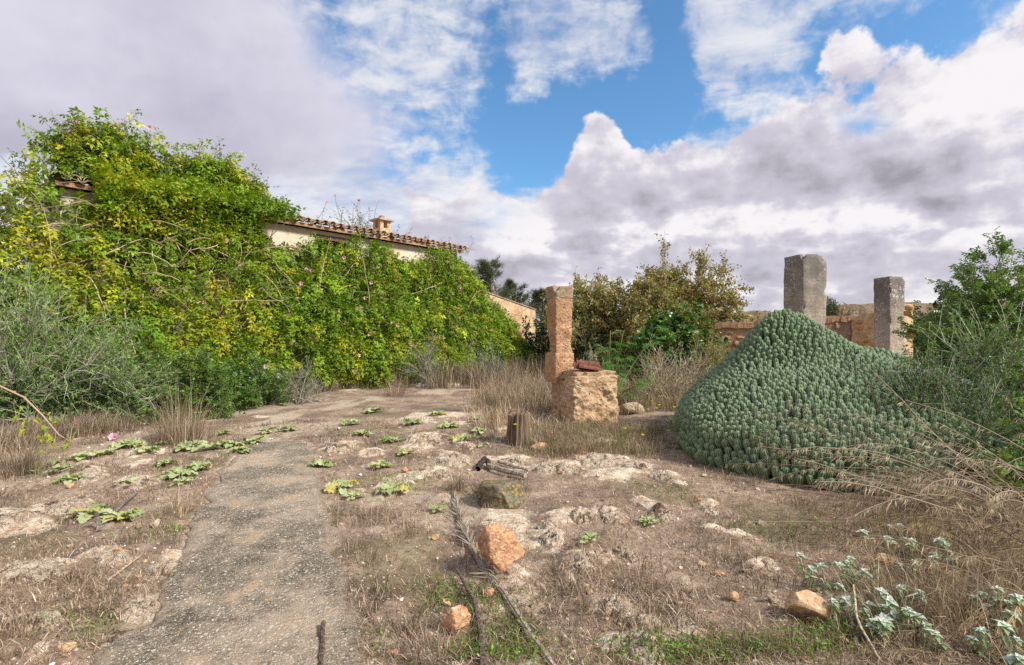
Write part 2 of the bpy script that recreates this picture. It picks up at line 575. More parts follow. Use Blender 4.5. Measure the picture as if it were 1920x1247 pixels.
M = {}
M['leaf'] = mat('leaf', leaf_fn())
M['leaf_glossy'] = mat('leaf_glossy', leaf_fn(0.25, 0.35, 0.5))
M['leaf_dull'] = mat('leaf_dull', leaf_fn(0.2, 0.7, 0.2))
M['straw'] = mat('straw', leaf_fn(0.25, 0.8, 0.1))
M['petal'] = mat('petal', leaf_fn(0.3, 0.6, 0.2))
M['bark'] = mat('bark', plain_fn(0.9, 0.15, 25.0, 0.45, 80.0))
M['twig'] = mat('twig', plain_fn(0.85, 0.2))
M['cactus'] = mat('cactus', plain_fn(0.55, 0.3, 18.0, 0.25, 120.0))


def stone_fn(base, light, dark, sc=6.0, pit=30.0, bd=0.03, speck=None, speck_sc=40.0, speck_th=0.18, strength=0.9, warm=None):
    def fn(g):
        p = pos(g)
        n1, n2 = g.noise(p, sc, 6.0, 0.6), g.noise(p, sc * 5.3, 5.0, 0.6)
        c = g.mix(g.ss(n1, 0.35, 0.65), dark, base)
        c = g.mix(g.ss(n2, 0.45, 0.75), c, light)
        if warm is not None:
            c = g.mix(g.ss(g.noise(p, sc * 0.45, 3.0), 0.50, 0.66), c, warm)
        pitn = g.vor(g.vm('ADD', p, g.n('ShaderNodeVectorMath', {0: g.noise(p, 8.0, 3.0, out=1), 3: 0.08}, operation='SCALE').outputs[0]), pit)
        if speck is not None:
            sp = g.m('MULTIPLY', g.ss(g.vor(p, speck_sc), speck_th, speck_th * 0.7), g.ss(g.noise(p, 5.0, 3.0), 0.38, 0.56))
            c = g.mix(sp, c, speck)
        b = g.m('ADD', g.m('MULTIPLY', n2, 0.7), g.m('ADD', g.m('MULTIPLY', n1, 0.6), g.m('MULTIPLY', g.ss(pitn, 0.05, 0.35), 0.35)))
        return bsdf(g, c, 0.92, b, strength, bd, 0.15)
    return fn


M['limestone'] = mat('limestone', stone_fn((0.46, 0.36, 0.25), (0.62, 0.54, 0.43), (0.27, 0.20, 0.13), 5.0, 36.0, 0.03, (0.17, 0.15, 0.11), 60.0, 0.2))
M['orange_stone'] = mat('orange_stone', stone_fn((0.52, 0.29, 0.155), (0.66, 0.48, 0.33), (0.36, 0.175, 0.09), 7.0, 42.0, 0.015, (0.16, 0.11, 0.08), 55.0, 0.13))
M['tan_stone'] = mat('tan_stone', stone_fn((0.54, 0.36, 0.20), (0.68, 0.54, 0.38), (0.40, 0.24, 0.12), 7.0, 40.0, 0.015, (0.14, 0.12, 0.1), 60.0, 0.14))
M['lichen_stone'] = mat('lichen_stone', stone_fn((0.17, 0.145, 0.09), (0.28, 0.25, 0.18), (0.09, 0.08, 0.05), 9.0, 40.0, 0.015, (0.48, 0.24, 0.02), 26.0, 0.34))
M['pillar_stone'] = mat('pillar_stone', stone_fn((0.50, 0.30, 0.165), (0.62, 0.45, 0.29), (0.36, 0.19, 0.10), 4.0, 17.0, 0.05, (0.20, 0.10, 0.05), 19.0, 0.30, strength=1.0, warm=(0.40, 0.24, 0.13)))
M['pillar_cap'] = mat('pillar_cap', stone_fn((0.36, 0.25, 0.16), (0.48, 0.38, 0.27), (0.19, 0.145, 0.105), 8.0, 30.0, 0.02, (0.12, 0.11, 0.09), 35.0, 0.3))
M['block_stone'] = mat('block_stone', stone_fn((0.54, 0.37, 0.22), (0.68, 0.56, 0.42), (0.38, 0.23, 0.12), 3.0, 11.0, 0.06, (0.20, 0.17, 0.13), 22.0, 0.2, 1.0))
M['rubble'] = mat('rubble', stone_fn((0.40, 0.235, 0.135), (0.52, 0.37, 0.25), (0.25, 0.13, 0.075), 5.0, 20.0, 0.03))
M['rubble_sunlit'] = mat('rubble_sunlit', stone_fn((0.56, 0.29, 0.11), (0.64, 0.44, 0.24), (0.36, 0.16, 0.05), 5.0, 20.0, 0.03))  # the rubble stone again, with sunlit orange put into its colour
M['mortar'] = mat('mortar', stone_fn((0.40, 0.24, 0.13), (0.48, 0.33, 0.21), (0.26, 0.15, 0.08), 4.0, 26.0, 0.03))
M['old_render'] = mat('old_render', stone_fn((0.34, 0.25, 0.17), (0.48, 0.38, 0.28), (0.20, 0.15, 0.10), 2.0, 30.0, 0.02, (0.14, 0.12, 0.1), 14.0, 0.3))
M['ochre_plaster'] = mat('ochre_plaster', stone_fn((0.58, 0.41, 0.24), (0.66, 0.53, 0.37), (0.44, 0.27, 0.14), 1.6, 30.0, 0.012))
M['tile'] = mat('tile', stone_fn((0.52, 0.37, 0.26), (0.62, 0.49, 0.37), (0.30, 0.19, 0.13), 5.0, 40.0, 0.008, (0.13, 0.11, 0.09), 22.0, 0.3))
M['red_tile'] = mat('red_tile', stone_fn((0.20, 0.075, 0.045), (0.28, 0.13, 0.08), (0.09, 0.04, 0.03), 9.0, 50.0, 0.008))


def cream_fn(g):
    p = pos(g)
    n1, n2 = g.noise(p, 1.1, 6.0, 0.6), g.noise(p, 9.0, 5.0, 0.6)
    c = g.mix(g.ss(n1, 0.4, 0.7), (0.60, 0.51, 0.39), (0.70, 0.63, 0.52))
    c = g.mix(g.ss(n2, 0.56, 0.70), c, (0.54, 0.41, 0.28))
    st = g.n('ShaderNodeMapping', {'Vector': p, 'Scale': (5.0, 5.0, 0.5)}).outputs[0]
    c = g.mix(g.m('MULTIPLY', g.ss(g.noise(st, 1.2, 4.0), 0.52, 0.72), 0.45), c, (0.45, 0.34, 0.23))
    return bsdf(g, c, 0.9, n2, 0.3, 0.02, 0.15)


M['cream_plaster'] = mat('cream_plaster', cream_fn)


def bedrock_fn(g):
    p = pos(g)
    n1, n2, n3 = g.noise(p, 6.0, 6.0, 0.65), g.noise(p, 24.0, 6.0, 0.68), g.noise(p, 90.0, 3.0, 0.7)
    c = g.mix(g.ss(n2, 0.36, 0.64), (0.46, 0.33, 0.215), (0.72, 0.62, 0.49))
    c = g.mix(g.ss(n3, 0.50, 0.68), c, (0.76, 0.69, 0.58))
    c = g.mix(g.ss(g.noise(p, 15.0, 6.0, 0.72), 0.58, 0.68), c, (0.22, 0.17, 0.115))
    c = g.mix(g.m('MULTIPLY', g.ss(g.noise(p, 9.0, 4.0), 0.60, 0.66), 0.7), c, (0.52, 0.33, 0.16))
    lit = g.mix(g.ss(n3, 0.35, 0.65), (0.11, 0.07, 0.045), (0.30, 0.205, 0.135))
    c = g.mix(g.ss(g.m('ADD', n1, g.m('MULTIPLY', n2, 0.35)), 0.71, 0.79), c, lit)
    cr = g.vor(g.vm('ADD', p, g.n('ShaderNodeVectorMath', {0: g.noise(p, 12.0, 4.0, out=1), 3: 0.10}, operation='SCALE').outputs[0]), 9.0, 'DISTANCE_TO_EDGE')
    ck = g.ss(cr, 0.05, 0.0)
    c = g.mix(g.m('MULTIPLY', ck, 0.22), c, (0.13, 0.09, 0.06))
    b = g.m('ADD', g.m('ADD', g.m('MULTIPLY', n2, 1.0), g.m('MULTIPLY', n3, 0.5)), g.m('MULTIPLY', ck, -0.2))
    return bsdf(g, c, 0.95, b, 1.0, 0.045, 0.1)


M['bedrock'] = mat('bedrock', bedrock_fn)


def gate_fn(speck_amt):
    def fn(g):
        tc = g.n('ShaderNodeTexCoord').outputs['Object']
        z = g.n('ShaderNodeSeparateXYZ', {0: tc}).outputs[2]
        p = pos(g)
        n1, n2 = g.noise(p, 4.0, 6.0, 0.62), g.noise(p, 26.0, 5.0, 0.6)
        pat = g.ss(g.m('ADD', g.m('MULTIPLY', g.m('SUBTRACT', z, 2.0), 0.55), g.m('MULTIPLY', g.m('SUBTRACT', n1, 0.5), 1.6)), -0.35, 0.42)
        c = g.mix(g.ss(n2, 0.35, 0.7), (0.36, 0.285, 0.215), (0.47, 0.385, 0.30))
        c = g.mix(pat, c, g.mix(n2, (0.115, 0.105, 0.092), (0.24, 0.215, 0.185)))
        v1 = g.ss(g.vor(p, 17.0), 0.34, 0.25)
        v2 = g.ss(g.vor(p, 48.0), 0.32, 0.24)
        area = g.ss(g.noise(p, 2.2, 3.0), 0.38, 0.58)
        c = g.mix(g.m('MULTIPLY', g.m('MULTIPLY', g.m('MAXIMUM', v1, v2), area), speck_amt), c, (0.58, 0.55, 0.50))
        oc = g.m('MULTIPLY', g.ss(g.vor(p, 13.0, rnd=1.0), 0.20, 0.12), g.ss(g.noise(p, 3.1, 2.0), 0.52, 0.6))
        c = g.mix(g.m('MULTIPLY', oc, g.m('MULTIPLY', pat, 0.6)), c, (0.42, 0.22, 0.07))
        st = g.n('ShaderNodeMapping', {'Vector': p, 'Rotation': (R(35), R(20), 0), 'Scale': (3.0, 3.0, 50.0)}).outputs[0]
        b = g.m('ADD', g.m('MULTIPLY', n2, 0.8), g.m('ADD', n1, g.m('MULTIPLY', g.noise(st, 1.0, 2.0), 0.5)))
        return bsdf(g, c, 0.93, b, 0.7, 0.014, 0.15)
    return fn


M['gate_stone'] = mat('gate_stone', gate_fn(0.55))
M['gate_stone_spotted'] = mat('gate_stone_spotted', gate_fn(1.0))


def wood_fn(g):
    tc = g.n('ShaderNodeTexCoord').outputs['Object']
    st = g.n('ShaderNodeMapping', {'Vector': tc, 'Scale': (24.0, 24.0, 2.0)}).outputs[0]
    n1 = g.noise(st, 2.0, 5.0, 0.6)
    c = g.mix(1.0, attr(g), g.mix(g.ss(n1, 0.3, 0.7), (0.35, 0.33, 0.32), (1.35, 1.3, 1.25)), 'MULTIPLY')
    return bsdf(g, c, 0.9, n1, 0.8, 0.012, 0.1)


M['old_wood'] = mat('old_wood', wood_fn)
M['dark_void'] = mat('dark_void', lambda g: bsdf(g, (0.012, 0.011, 0.010), 0.9))  # near-black colour stands in for the unlit interior behind the openings


def soil_fn(g):
    p = pos(g)
    a = g.n('ShaderNodeSeparateColor', {0: attr(g, 'mask')})
    rock, pale, green = a.outputs
    n1, n2, n3 = g.noise(p, 1.7, 6.0, 0.62), g.noise(p, 11.0, 6.0, 0.65), g.noise(p, 55.0, 4.0, 0.65)
    dirt = g.mix(g.ss(n2, 0.38, 0.62), (0.26, 0.18, 0.125), (0.46, 0.36, 0.27))
    mats = g.mix(g.ss(n3, 0.3, 0.7), (0.105, 0.074, 0.053), (0.285, 0.21, 0.155))
    cover = g.m('ADD', g.m('MULTIPLY', n1, 0.9), g.m('MULTIPLY', g.m('SUBTRACT', n2, 0.5), 0.8))
    c = g.mix(g.ss(cover, 0.40, 0.56), dirt, mats)
    c = g.mix(g.m('MULTIPLY', g.ss(g.m('ADD', green, g.m('MULTIPLY', g.m('SUBTRACT', n2, 0.5), 0.9)), 0.55, 0.85), 0.4), c, (0.13, 0.12, 0.05))
    lime = g.mix(g.ss(n2, 0.36, 0.66), (0.46, 0.33, 0.22), (0.70, 0.61, 0.49))
    lime = g.mix(g.ss(g.noise(p, 30.0, 5.0, 0.7), 0.57, 0.68), lime, (0.185, 0.145, 0.10))
    c = g.mix(g.ss(g.m('ADD', pale, g.m('MULTIPLY', g.m('SUBTRACT', n2, 0.5), 0.7)), 0.38, 0.68), c, g.mix(n3, (0.34, 0.26, 0.18), (0.56, 0.47, 0.37)))
    rk = g.ss(g.m('ADD', rock, g.m('MULTIPLY', g.m('SUBTRACT', g.noise(p, 7.0, 7.0, 0.72), 0.5), 1.9)), 0.44, 0.60)
    c = g.mix(rk, c, lime)
    # white snail shells and chips of stone among the litter
    v = g.n('ShaderNodeTexVoronoi', {'Vector': p, 'Scale': 26.0})
    ch = g.m('MULTIPLY', g.ss(v.outputs['Distance'], 0.20, 0.13), g.ss(g.n('ShaderNodeSeparateColor', {0: v.outputs['Color']}).outputs[0], 0.72, 0.76))
    c = g.mix(ch, c, g.mix(n3, (0.45, 0.32, 0.21), (0.68, 0.62, 0.54)))
    b = g.m('ADD', g.m('MULTIPLY', n2, 0.8), g.m('ADD', g.m('MULTIPLY', n3, 0.45), g.m('MULTIPLY', ch, 0.3)))
    return bsdf(g, c, 0.95, b, 0.9, 0.035, 0.1)


M['soil'] = mat('soil', soil_fn)


def path_fn(g):
    p = pos(g)
    n1, n2, n3 = g.noise(p, 1.3, 6.0, 0.6), g.noise(p, 8.0, 6.0, 0.65), g.noise(p, 42.0, 5.0, 0.7)
    c = g.mix(g.ss(n3, 0.32, 0.66), (0.095, 0.077, 0.050), (0.29, 0.235, 0.165))
    c = g.mix(g.m('MULTIPLY', g.ss(g.noise(p, 2.3, 5.0, 0.65), 0.48, 0.62), 0.6), c, (0.075, 0.062, 0.04))
    c = g.mix(g.ss(g.m('ADD', n1, g.m('MULTIPLY', n2, 0.35)), 0.60, 0.80), c, g.mix(n3, (0.38, 0.28, 0.19), (0.50, 0.40, 0.29)))
    for sc, th, lo in ((21.0, 0.25, 0.55), (40.0, 0.30, 0.42), (75.0, 0.33, 0.35), (130.0, 0.34, 0.3)):
        v = g.n('ShaderNodeTexVoronoi', {'Vector': g.vm('ADD', p, g.n('ShaderNodeVectorMath', {0: g.noise(p, 40.0, 2.0, out=1), 3: 0.012}, operation='SCALE').outputs[0]), 'Scale': sc})
        k = g.m('MULTIPLY', g.ss(v.outputs['Distance'], th, th * 0.72), g.ss(g.n('ShaderNodeSeparateColor', {0: v.outputs['Color']}).outputs[1], lo, lo + 0.05))
        c = g.mix(k, c, g.mix(g.n('ShaderNodeSeparateColor', {0: v.outputs['Color']}).outputs[2], (0.40, 0.34, 0.26), (0.78, 0.73, 0.64)))
    c = g.mix(g.m('MULTIPLY', g.ss(g.noise(p, 2.6, 4.0), 0.60, 0.68), g.ss(n2, 0.45, 0.6)), c, (0.50, 0.35, 0.21))
    c = g.mix(g.m('MULTIPLY', g.ss(g.vor(p, 7.0), 0.12, 0.05), g.ss(n3, 0.4, 0.6)), c, (0.50, 0.30, 0.10))
    # drifted soil along the edges
    ed = g.n('ShaderNodeSeparateColor', {0: attr(g)}).outputs[0]
    so = g.ss(g.m('SUBTRACT', g.m('ADD', g.m('MULTIPLY', n2, 0.55), g.m('MULTIPLY', n1, 0.35)), ed), 0.26, 0.38)
    c = g.mix(so, c, g.mix(n3, (0.20, 0.14, 0.095), (0.50, 0.40, 0.30)))
    b = g.m('ADD', g.m('MULTIPLY', n3, 0.9), g.m('MULTIPLY', n2, 0.9))
    return bsdf(g, c, 0.93, b, 1.0, 0.035, 0.15)


M['path'] = mat('path', path_fn)
M['block_top'] = mat('block_top', stone_fn((0.44, 0.29, 0.16), (0.58, 0.46, 0.33), (0.27, 0.19, 0.11), 6.0, 24.0, 0.04, (0.19, 0.17, 0.13), 26.0, 0.3))
# ------------------------------------------------------------------ ground
PATH_L = [G(*q) for q in [(150, 1262), (215, 1180), (300, 1105), (332, 1040), (362, 965), (392, 905), (425, 862), (470, 832), (525, 818)]]
PATH_R = [G(*q) for q in [(692, 1262), (678, 1180), (655, 1105), (640, 1040), (622, 965), (606, 905), (596, 862), (585, 832), (560, 818)]]
PALE_LINE = [G(*q) for q in [(520, 815), (480, 790), (560, 765), (660, 748), (760, 735), (850, 728), (910, 716), (930, 706)]]
PALE_LINE2 = [G(*q) for q in [(130, 850), (300, 800), (430, 770), (560, 752), (700, 737)]]
# bare bedrock where the photo shows it: px, py, half width px, half height px, turn
ROCKS = [(40, 960, 80, 22, -18), (125, 938, 45, 20, -25), (60, 985, 60, 18, -20), (20, 1075, 70, 26, -12), (95, 1065, 60, 15, -14), (215, 1045, 45, 14, -16), (250, 895, 45, 12, -12), (330, 1050, 40, 14, -20),
         (150, 880, 60, 12, -10), (280, 845, 45, 9, -8), (90, 1170, 40, 12, -14), (110, 1220, 30, 12, -10), (240, 1140, 40, 26, -40), (270, 865, 40, 8, -10),
         (850, 852, 38, 14, -8), (795, 818, 42, 14, -6), (870, 826, 26, 9, 0), (640, 832, 36, 11, -6), (700, 842, 30, 8, 0), (780, 835, 30, 10, 0), (1130, 852, 60, 12, 10), (1040, 868, 80, 12, 6), (1190, 870, 40, 12, 14),
         (1060, 962, 60, 14, -8), (1140, 955, 45, 12, -4), (1025, 1000, 26, 28, -30), (1090, 1045, 42, 28, -12), (1150, 1030, 28, 12, -8), (1060, 1075, 20, 14, 0), (1215, 935, 34, 8, 8), (1240, 950, 25, 10, 10), (1150, 885, 70, 12, 12),
         (1140, 1125, 55, 30, 10), (1215, 1175, 60, 40, 18), (1270, 1165, 40, 22, 16), (1190, 1210, 50, 30, 0), (1330, 940, 22, 8, 10), (1430, 1050, 28, 12, 12), (1380, 985, 24, 8, 18), (1320, 980, 30, 8, 12), (1240, 885, 34, 7, 10), (1260, 905, 30, 7, 10),
         (960, 850, 60, 10, 4), (930, 985, 28, 10, 10), (830, 880, 40, 9, -6), (1110, 820, 50, 8, 6), (1180, 790, 30, 8, 12)]
PATH_POLY = [tuple(q) for q in PATH_L] + [tuple(q) for q in PATH_R[::-1]]


def ground_masks(x, y):
    x, y = np.asarray(x, float), np.asarray(y, float)
    wx = x + (fbm2(x * 3, y * 3, 3, 41) - .5) * .35; wy = y + (fbm2(x * 3, y * 3, 3, 51) - .5) * .35
    rock = np.zeros(x.shape)
    for px, py, a, b, t in ROCKS:
        c = G(px, py); ax = a / FPX * c[1]; ay = max(0.05, (G(px, py - b)[1] - G(px, py + b)[1]) / 2)
        ay = min(ay, 0.75)
        dx, dy = wx - c[0], wy - c[1]
        q = (dx / ax) ** 2 + (dy / ay) ** 2
        rock = np.maximum(rock, np.exp(-q * 1.1))
    nz = fbm2(x * 1.1 + 9, y * 1.1, 4, 61)
    rock = np.maximum(rock, sstep(nz, 0.64, 0.76) * 0.8 * sstep(y, 2.0, 2.6))
    pn = sstep(fbm2(x * 1.6 + 4, y * 1.6, 4, 66), .36, .58)
    pale = sstep(0.62 - line_d(wx, wy, PALE_LINE), 0.0, 0.45) * (.08 + .55 * pn)
    pale = np.maximum(pale, sstep(0.55 - line_d(wx, wy, PALE_LINE2), 0.0, 0.5) * 0.6)
    pale = np.maximum(pale, sstep(0.16 + poly_sd(wx, wy, PATH_POLY), 0, 0.2) * 0.55)
    pale = np.maximum(pale, 0.55 * sstep(fbm2(x * .9, y * .9 + 30, 4, 71), 0.55, 0.72))
    green = sstep(fbm2(x * 1.3 + 5, y * 1.3, 3, 81), 0.52, 0.72)
    for px, py, r in ((850, 1110, .4), (960, 1190, .4), (1310, 1215, .5), (1500, 960, .6), (1150, 840, .6), (250, 1170, .5), (700, 800, 1.0), (760, 900, .5)):
        c = G(px, py); green = np.maximum(green, np.exp(-((x - c[0]) ** 2 + (y - c[1]) ** 2) / r ** 2) * 0.9)
    return rock, pale, green


def ground_z(x, y, masks=None):
    x, y = np.asarray(x, float), np.asarray(y, float)
    rock, pale, green = masks if masks is not None else ground_masks(x, y)
    z = (fbm2(x * .5, y * .5, 3, 11) - .5) * .10 + (fbm2(x * 2.3, y * 2.3, 3, 21) - .5) * .05
    z = z + (fbm2(x * 9, y * 9, 3, 31) - .5) * .028 * sstep(14 - y, 0, 6)
    z = z + rock * (0.035 + 0.085 * (fbm2(x * 5, y * 5, 4, 91) - 0.3))
    inp = poly_sd(x, y, PATH_POLY)
    k = sstep(inp, -0.05, 0.12)
    z = z * (1 - k) + k * (-0.03 + (fbm2(x * .5, y * .5, 3, 11) - .5) * .06)
    far = sstep(np.hypot(x, y), 30, 90)
    return z * (1 - far)


def gz(x, y):
    return float(ground_z(np.array([x]), np.array([y]))[0])


def axis(fine0, fine1, step, far, grow=1.22):
    a = list(np.arange(fine0, fine1, step))
    s_ = step
    while a[-1] < far: s_ *= grow; a.append(a[-1] + s_)
    s_ = step; lo = [a[0]]
    while lo[-1] > -far: s_ *= grow; lo.append(lo[-1] - s_)
    return np.array(lo[:0:-1] + a)


gxs, gys = axis(-5.0, 5.2, 0.035, 900), axis(1.8, 7.6, 0.033, 900, 1.12)
gys = gys[gys > -60]
GX, GY = np.meshgrid(gxs, gys)
gm = ground_masks(GX.ravel(), GY.ravel())
GZ = ground_z(GX.ravel(), GY.ravel(), gm)
mb = MB()
nx, ny = len(gxs), len(gys)
ii = (np.arange(ny - 1)[:, None] * nx + np.arange(nx - 1)[None]).ravel()
mb.add(np.stack([GX.ravel(), GY.ravel(), GZ], 1), np.stack([ii, ii + 1, ii + nx + 1, ii + nx], 1))
ground = obj('ground', mb, M['soil'], smooth=True, kind='structure', label='dry brown dirt ground with pale bedrock showing through')
at = ground.data.color_attributes.new('mask', 'FLOAT_COLOR', 'POINT')
at.data.foreach_set('color', np.stack([gm[0], gm[1], gm[2], np.ones(len(GZ))], 1).astype(np.float32).ravel())

# the old concrete path: a thin slab with broken edges
mb = MB()
L_, R_ = np.array(PATH_L), np.array(PATH_R)
L_ = np.vstack([L_[0] + [-.25, -3.5], L_]); R_ = np.vstack([R_[0] + [0.05, -3.5], R_])
n_s, n_w = 330, 60
tt = np.linspace(0, len(L_) - 1, n_s)
li = np.stack([np.interp(tt, np.arange(len(L_)), L_[:, k]) for k in (0, 1)], 1)
ri = np.stack([np.interp(tt, np.arange(len(R_)), R_[:, k]) for k in (0, 1)], 1)
li[:, 0] += (fbm2(li[:, 1] * 3.5, li[:, 1] * 0, 4, 5) - .5) * .34
ri[:, 0] += (fbm2(ri[:, 1] * 3.5, ri[:, 1] * 0 + 9, 5, 6, .65) - .5) * .30
w_ = np.linspace(0, 1, n_w)[None, :, None]
pp = li[:, None] * (1 - w_) + ri[:, None] * w_
px_, py_ = pp[..., 0].ravel(), pp[..., 1].ravel()
pz = (fbm2(px_ * .5, py_ * .5, 3, 11) - .5) * .06 + 0.012 + (fbm2(px_ * 4, py_ * 4, 3, 13) - .5) * .025 + (fbm2(px_ * 22, py_ * 22, 2, 14) - .5) * .008
edge_w = np.minimum(np.tile(np.linspace(0, 1, n_w), n_s), 1 - np.tile(np.linspace(0, 1, n_w), n_s))
pz -= np.where(edge_w < 0.012, 0.07, 0) + 0.015 * np.exp(-edge_w / 0.03)
pz -= 0.06 * sstep(np.repeat(np.linspace(0, 1, n_s), n_w), .965, 1.0)
ii = (np.arange(n_s - 1)[:, None] * n_w + np.arange(n_w - 1)[None]).ravel()
mb.add(np.stack([px_, py_, pz], 1), np.stack([ii, ii + 1, ii + n_w + 1, ii + n_w], 1), np.repeat(np.minimum(edge_w * 2.6, np.repeat(1 - np.linspace(0, 1, n_s), n_w) * 5)[:, None], 3, 1))
obj('path', mb, M['path'], smooth=True, kind='structure', label='weathered concrete path speckled with white pebbles')

# ------------------------------------------------------------------ farmhouse
HE = 5.0
P0 = W(106, 329, (HE - CAM_H) * FPX / (HY - 329))[:2]
P1 = W(869, 461.5, (HE - CAM_H) * FPX / (HY - 461.5))[:2]
FA = (P1 - P0) / np.linalg.norm(P1 - P0); FL = np.linalg.norm(P1 - P0)
FN = np.array([FA[1], -FA[0]])


def F(s, n, z):
    """facade coordinates: along the wall, out from the eave line, height"""
    s, n, z = np.broadcast_arrays(np.asarray(s, float), n, z)
    return np.stack([P0[0] + FA[0] * s + FN[0] * n, P0[1] + FA[1] * s + FN[1] * n, z], -1)


def facade_at(px, n=0.0):
    """s and depth where the sight line through a photo column meets the facade plane shifted by n"""
    u = (px - CX) / FPX
    o = P0 + FN * n
    # o + FA s = d*(u,1)
    s = (o[0] - u * o[1]) / (u * FA[1] - FA[0])
    return s, o[1] + FA[1] * s


def fbox(mb, s0, s1, n0, n1, z0, z1, c=(1, 1, 1)):
    q = [F(s, n, z) for z in (z0, z1) for (s, n) in ((s0, n0), (s1, n0), (s1, n1), (s0, n1))]
    mb.add(q, [(3, 2, 1, 0), (4, 5, 6, 7), (0, 1, 5, 4), (1, 2, 6, 5), (2, 3, 7, 6), (3, 0, 4, 7)], c)


house = thing('farmhouse', 'long cream farmhouse with a tiled eave, half buried in flowering vine', 'house', (*F(FL / 2, -3, 0)[:2], 0))
WN = -0.28
sw0, _ = facade_at(596, WN); sw1 = sw0 + 1.0
sl0, _ = facade_at(612, WN); sl1 = sl0 + 0.9
mb = MB()
ztop = HE - 0.12
# front wall built round its two window openings, then the ends and the back
fbox(mb, 0.1, sw0, WN - .5, WN, -.3, ztop)
fbox(mb, sw1, FL - .08, WN - .5, WN, -.3, ztop)
fbox(mb, sw0, sw1, WN - .5, WN, 4.62, ztop)
fbox(mb, sw0, sw1, WN - .5, WN, 2.35, 3.55)
fbox(mb, sw0, sw1, WN - .5, WN, -.3, 1.25)
RS = math.tan(R(8.5))
for e0, e1 in ((.1, .6), (FL - .58, FL - .08)):          # end walls rise with the roof
    q = [F(s, n, z) for (n, z) in ((WN - .5, -.3), (-6.2, -.3), (-6.2, HE - .13 + 6.2 * RS), (WN - .5, HE - .13 - (WN - .5) * RS)) for s in (e0, e1)]
    mb.add(q, [(0, 2, 4, 6), (1, 7, 5, 3), (0, 1, 3, 2), (2, 3, 5, 4), (4, 5, 7, 6), (6, 7, 1, 0)])
fbox(mb, .6, FL - .58, -6.2, -5.7, -.3, HE - .14 + 5.7 * RS)
obj('wall', mb, M['cream_plaster'], house)
for z0, z1 in ((3.55, 4.62), (1.25, 2.35)):
    mb = MB(); fbox(mb, sw0, sw1, WN - .42, WN - .36, z0, z1)
    wnd = obj('window', mb, M['dark_void'], house)
    mb = MB()
    for a, b in ((sw0, sw0 + .07), (sw1 - .07, sw1), ((sw0 + sw1) / 2 - .03, (sw0 + sw1) / 2 + .03)):
        fbox(mb, a, b, WN - .355, WN - .30, z0, z1, (.12, .085, .055))
    fbox(mb, sw0 + .071, sw1 - .071, WN - .35, WN - .305, z1 - .08, z1, (.12, .085, .055))
    obj('frame', mb, M['old_wood'], wnd)
    mb = MB(); fbox(mb, sw0 - .1, sw1 + .1, WN - .2, WN + .03, z1, z1 + .14, (.17, .12, .085))
    obj('lintel', mb, M['old_wood'], house)
# eave course and roof slab
RS = math.tan(R(8.5))
mb = MB()
q = [F(s, n, HE - .02 - n * RS + dz) for dz in (-.10, 0) for (s, n) in ((-.02, -.02), (FL + .02, -.02), (FL + .02, -6.4), (-.02, -6.4))]
mb.add(q, [(3, 2, 1, 0), (4, 5, 6, 7), (0, 1, 5, 4), (1, 2, 6, 5), (2, 3, 7, 6), (3, 0, 4, 7)])
roof = obj('roof', mb, M['mortar'], house)


def tile_mesh(name, r0, r1, ln, up, th=0.018, seg=8):
    """half-round clay tile along +y; up=1 hump, -1 trough"""
    m_ = MB(); V, Fc = [], []
    for k, y in enumerate((0, ln)):
        r = r0 if k == 0 else r1
        for rr in (r, r - th):
            for i in range(seg + 1):
                a = math.pi * i / seg
                V.append((math.cos(a) * rr, y, up * math.sin(a) * rr * 0.8))
    n1 = seg + 1
    for i in range(seg):
        Fc += [(i, i + 1, 2 * n1 + i + 1, 2 * n1 + i), (n1 + i + 1, n1 + i, 3 * n1 + i, 3 * n1 + i + 1), (i + 1, i, n1 + i, n1 + i + 1), (2 * n1 + i, 2 * n1 + i + 1, 3 * n1 + i + 1, 3 * n1 + i)]
    Fc += [(0, 2 * n1, 3 * n1, n1), (seg, n1 + seg, 3 * n1 + seg, 2 * n1 + seg)]
    m_.add(V, Fc)
    me = m_.mesh(name); me.materials.append(M['tile'])
    return me


cover_me, pan_me = tile_mesh('roof_tile', .125, .095, .46, 1), tile_mesh('roof_tile', .10, .085, .46, -1)
r = np.random.default_rng(5)
PER = 0.27
nt_ = int(FL / PER)
M3f = Matrix(((FA[0], -FN[0], 0), (FA[1], -FN[1], 0), (0, 0, 1)))   # x along the facade, y up the roof
for i in range(nt_ + 1):
    s = 0.02 + i * (FL - .04) / nt_
    for row in range(2):
        n = 0.09 - row * 0.37 + r.normal(0, .018)
        rot = M3f @ Matrix.Rotation(R(8.5) + r.normal(0, .03), 3, 'X') @ Matrix.Rotation(r.normal(0, .05), 3, 'Z') @ Matrix.Rotation(r.normal(0, .06), 3, 'Y')
        inst('roof_tile', cover_me, house, F(s, n, HE + .075 - n * RS + row * .012 + r.normal(0, .008)), rot, r.uniform(.93, 1.07))
        if row == 0:
            rot = M3f @ Matrix.Rotation(R(8.5), 3, 'X') @ Matrix.Rotation(r.normal(0, .03), 3, 'Z')
            inst('roof_tile', pan_me, house, F(s + PER / 2, n + .03, HE + .095 - n * RS), rot, r.uniform(.95, 1.05))
# loose ridge of broken tiles and weights lying further up
for i in range(46):
    s = r.uniform(0.1, FL - .1); n = r.uniform(-1.0, -.68)
    rot = M3f @ Matrix.Rotation(R(8.5) + r.normal(0, .12), 3, 'X') @ Matrix.Rotation(r.normal(0, .35), 3, 'Z') @ Matrix.Rotation(r.normal(0, .2), 3, 'Y')
    inst('roof_tile', cover_me, house, F(s, n, HE + .10 - n * RS), rot, r.uniform(.9, 1.05))
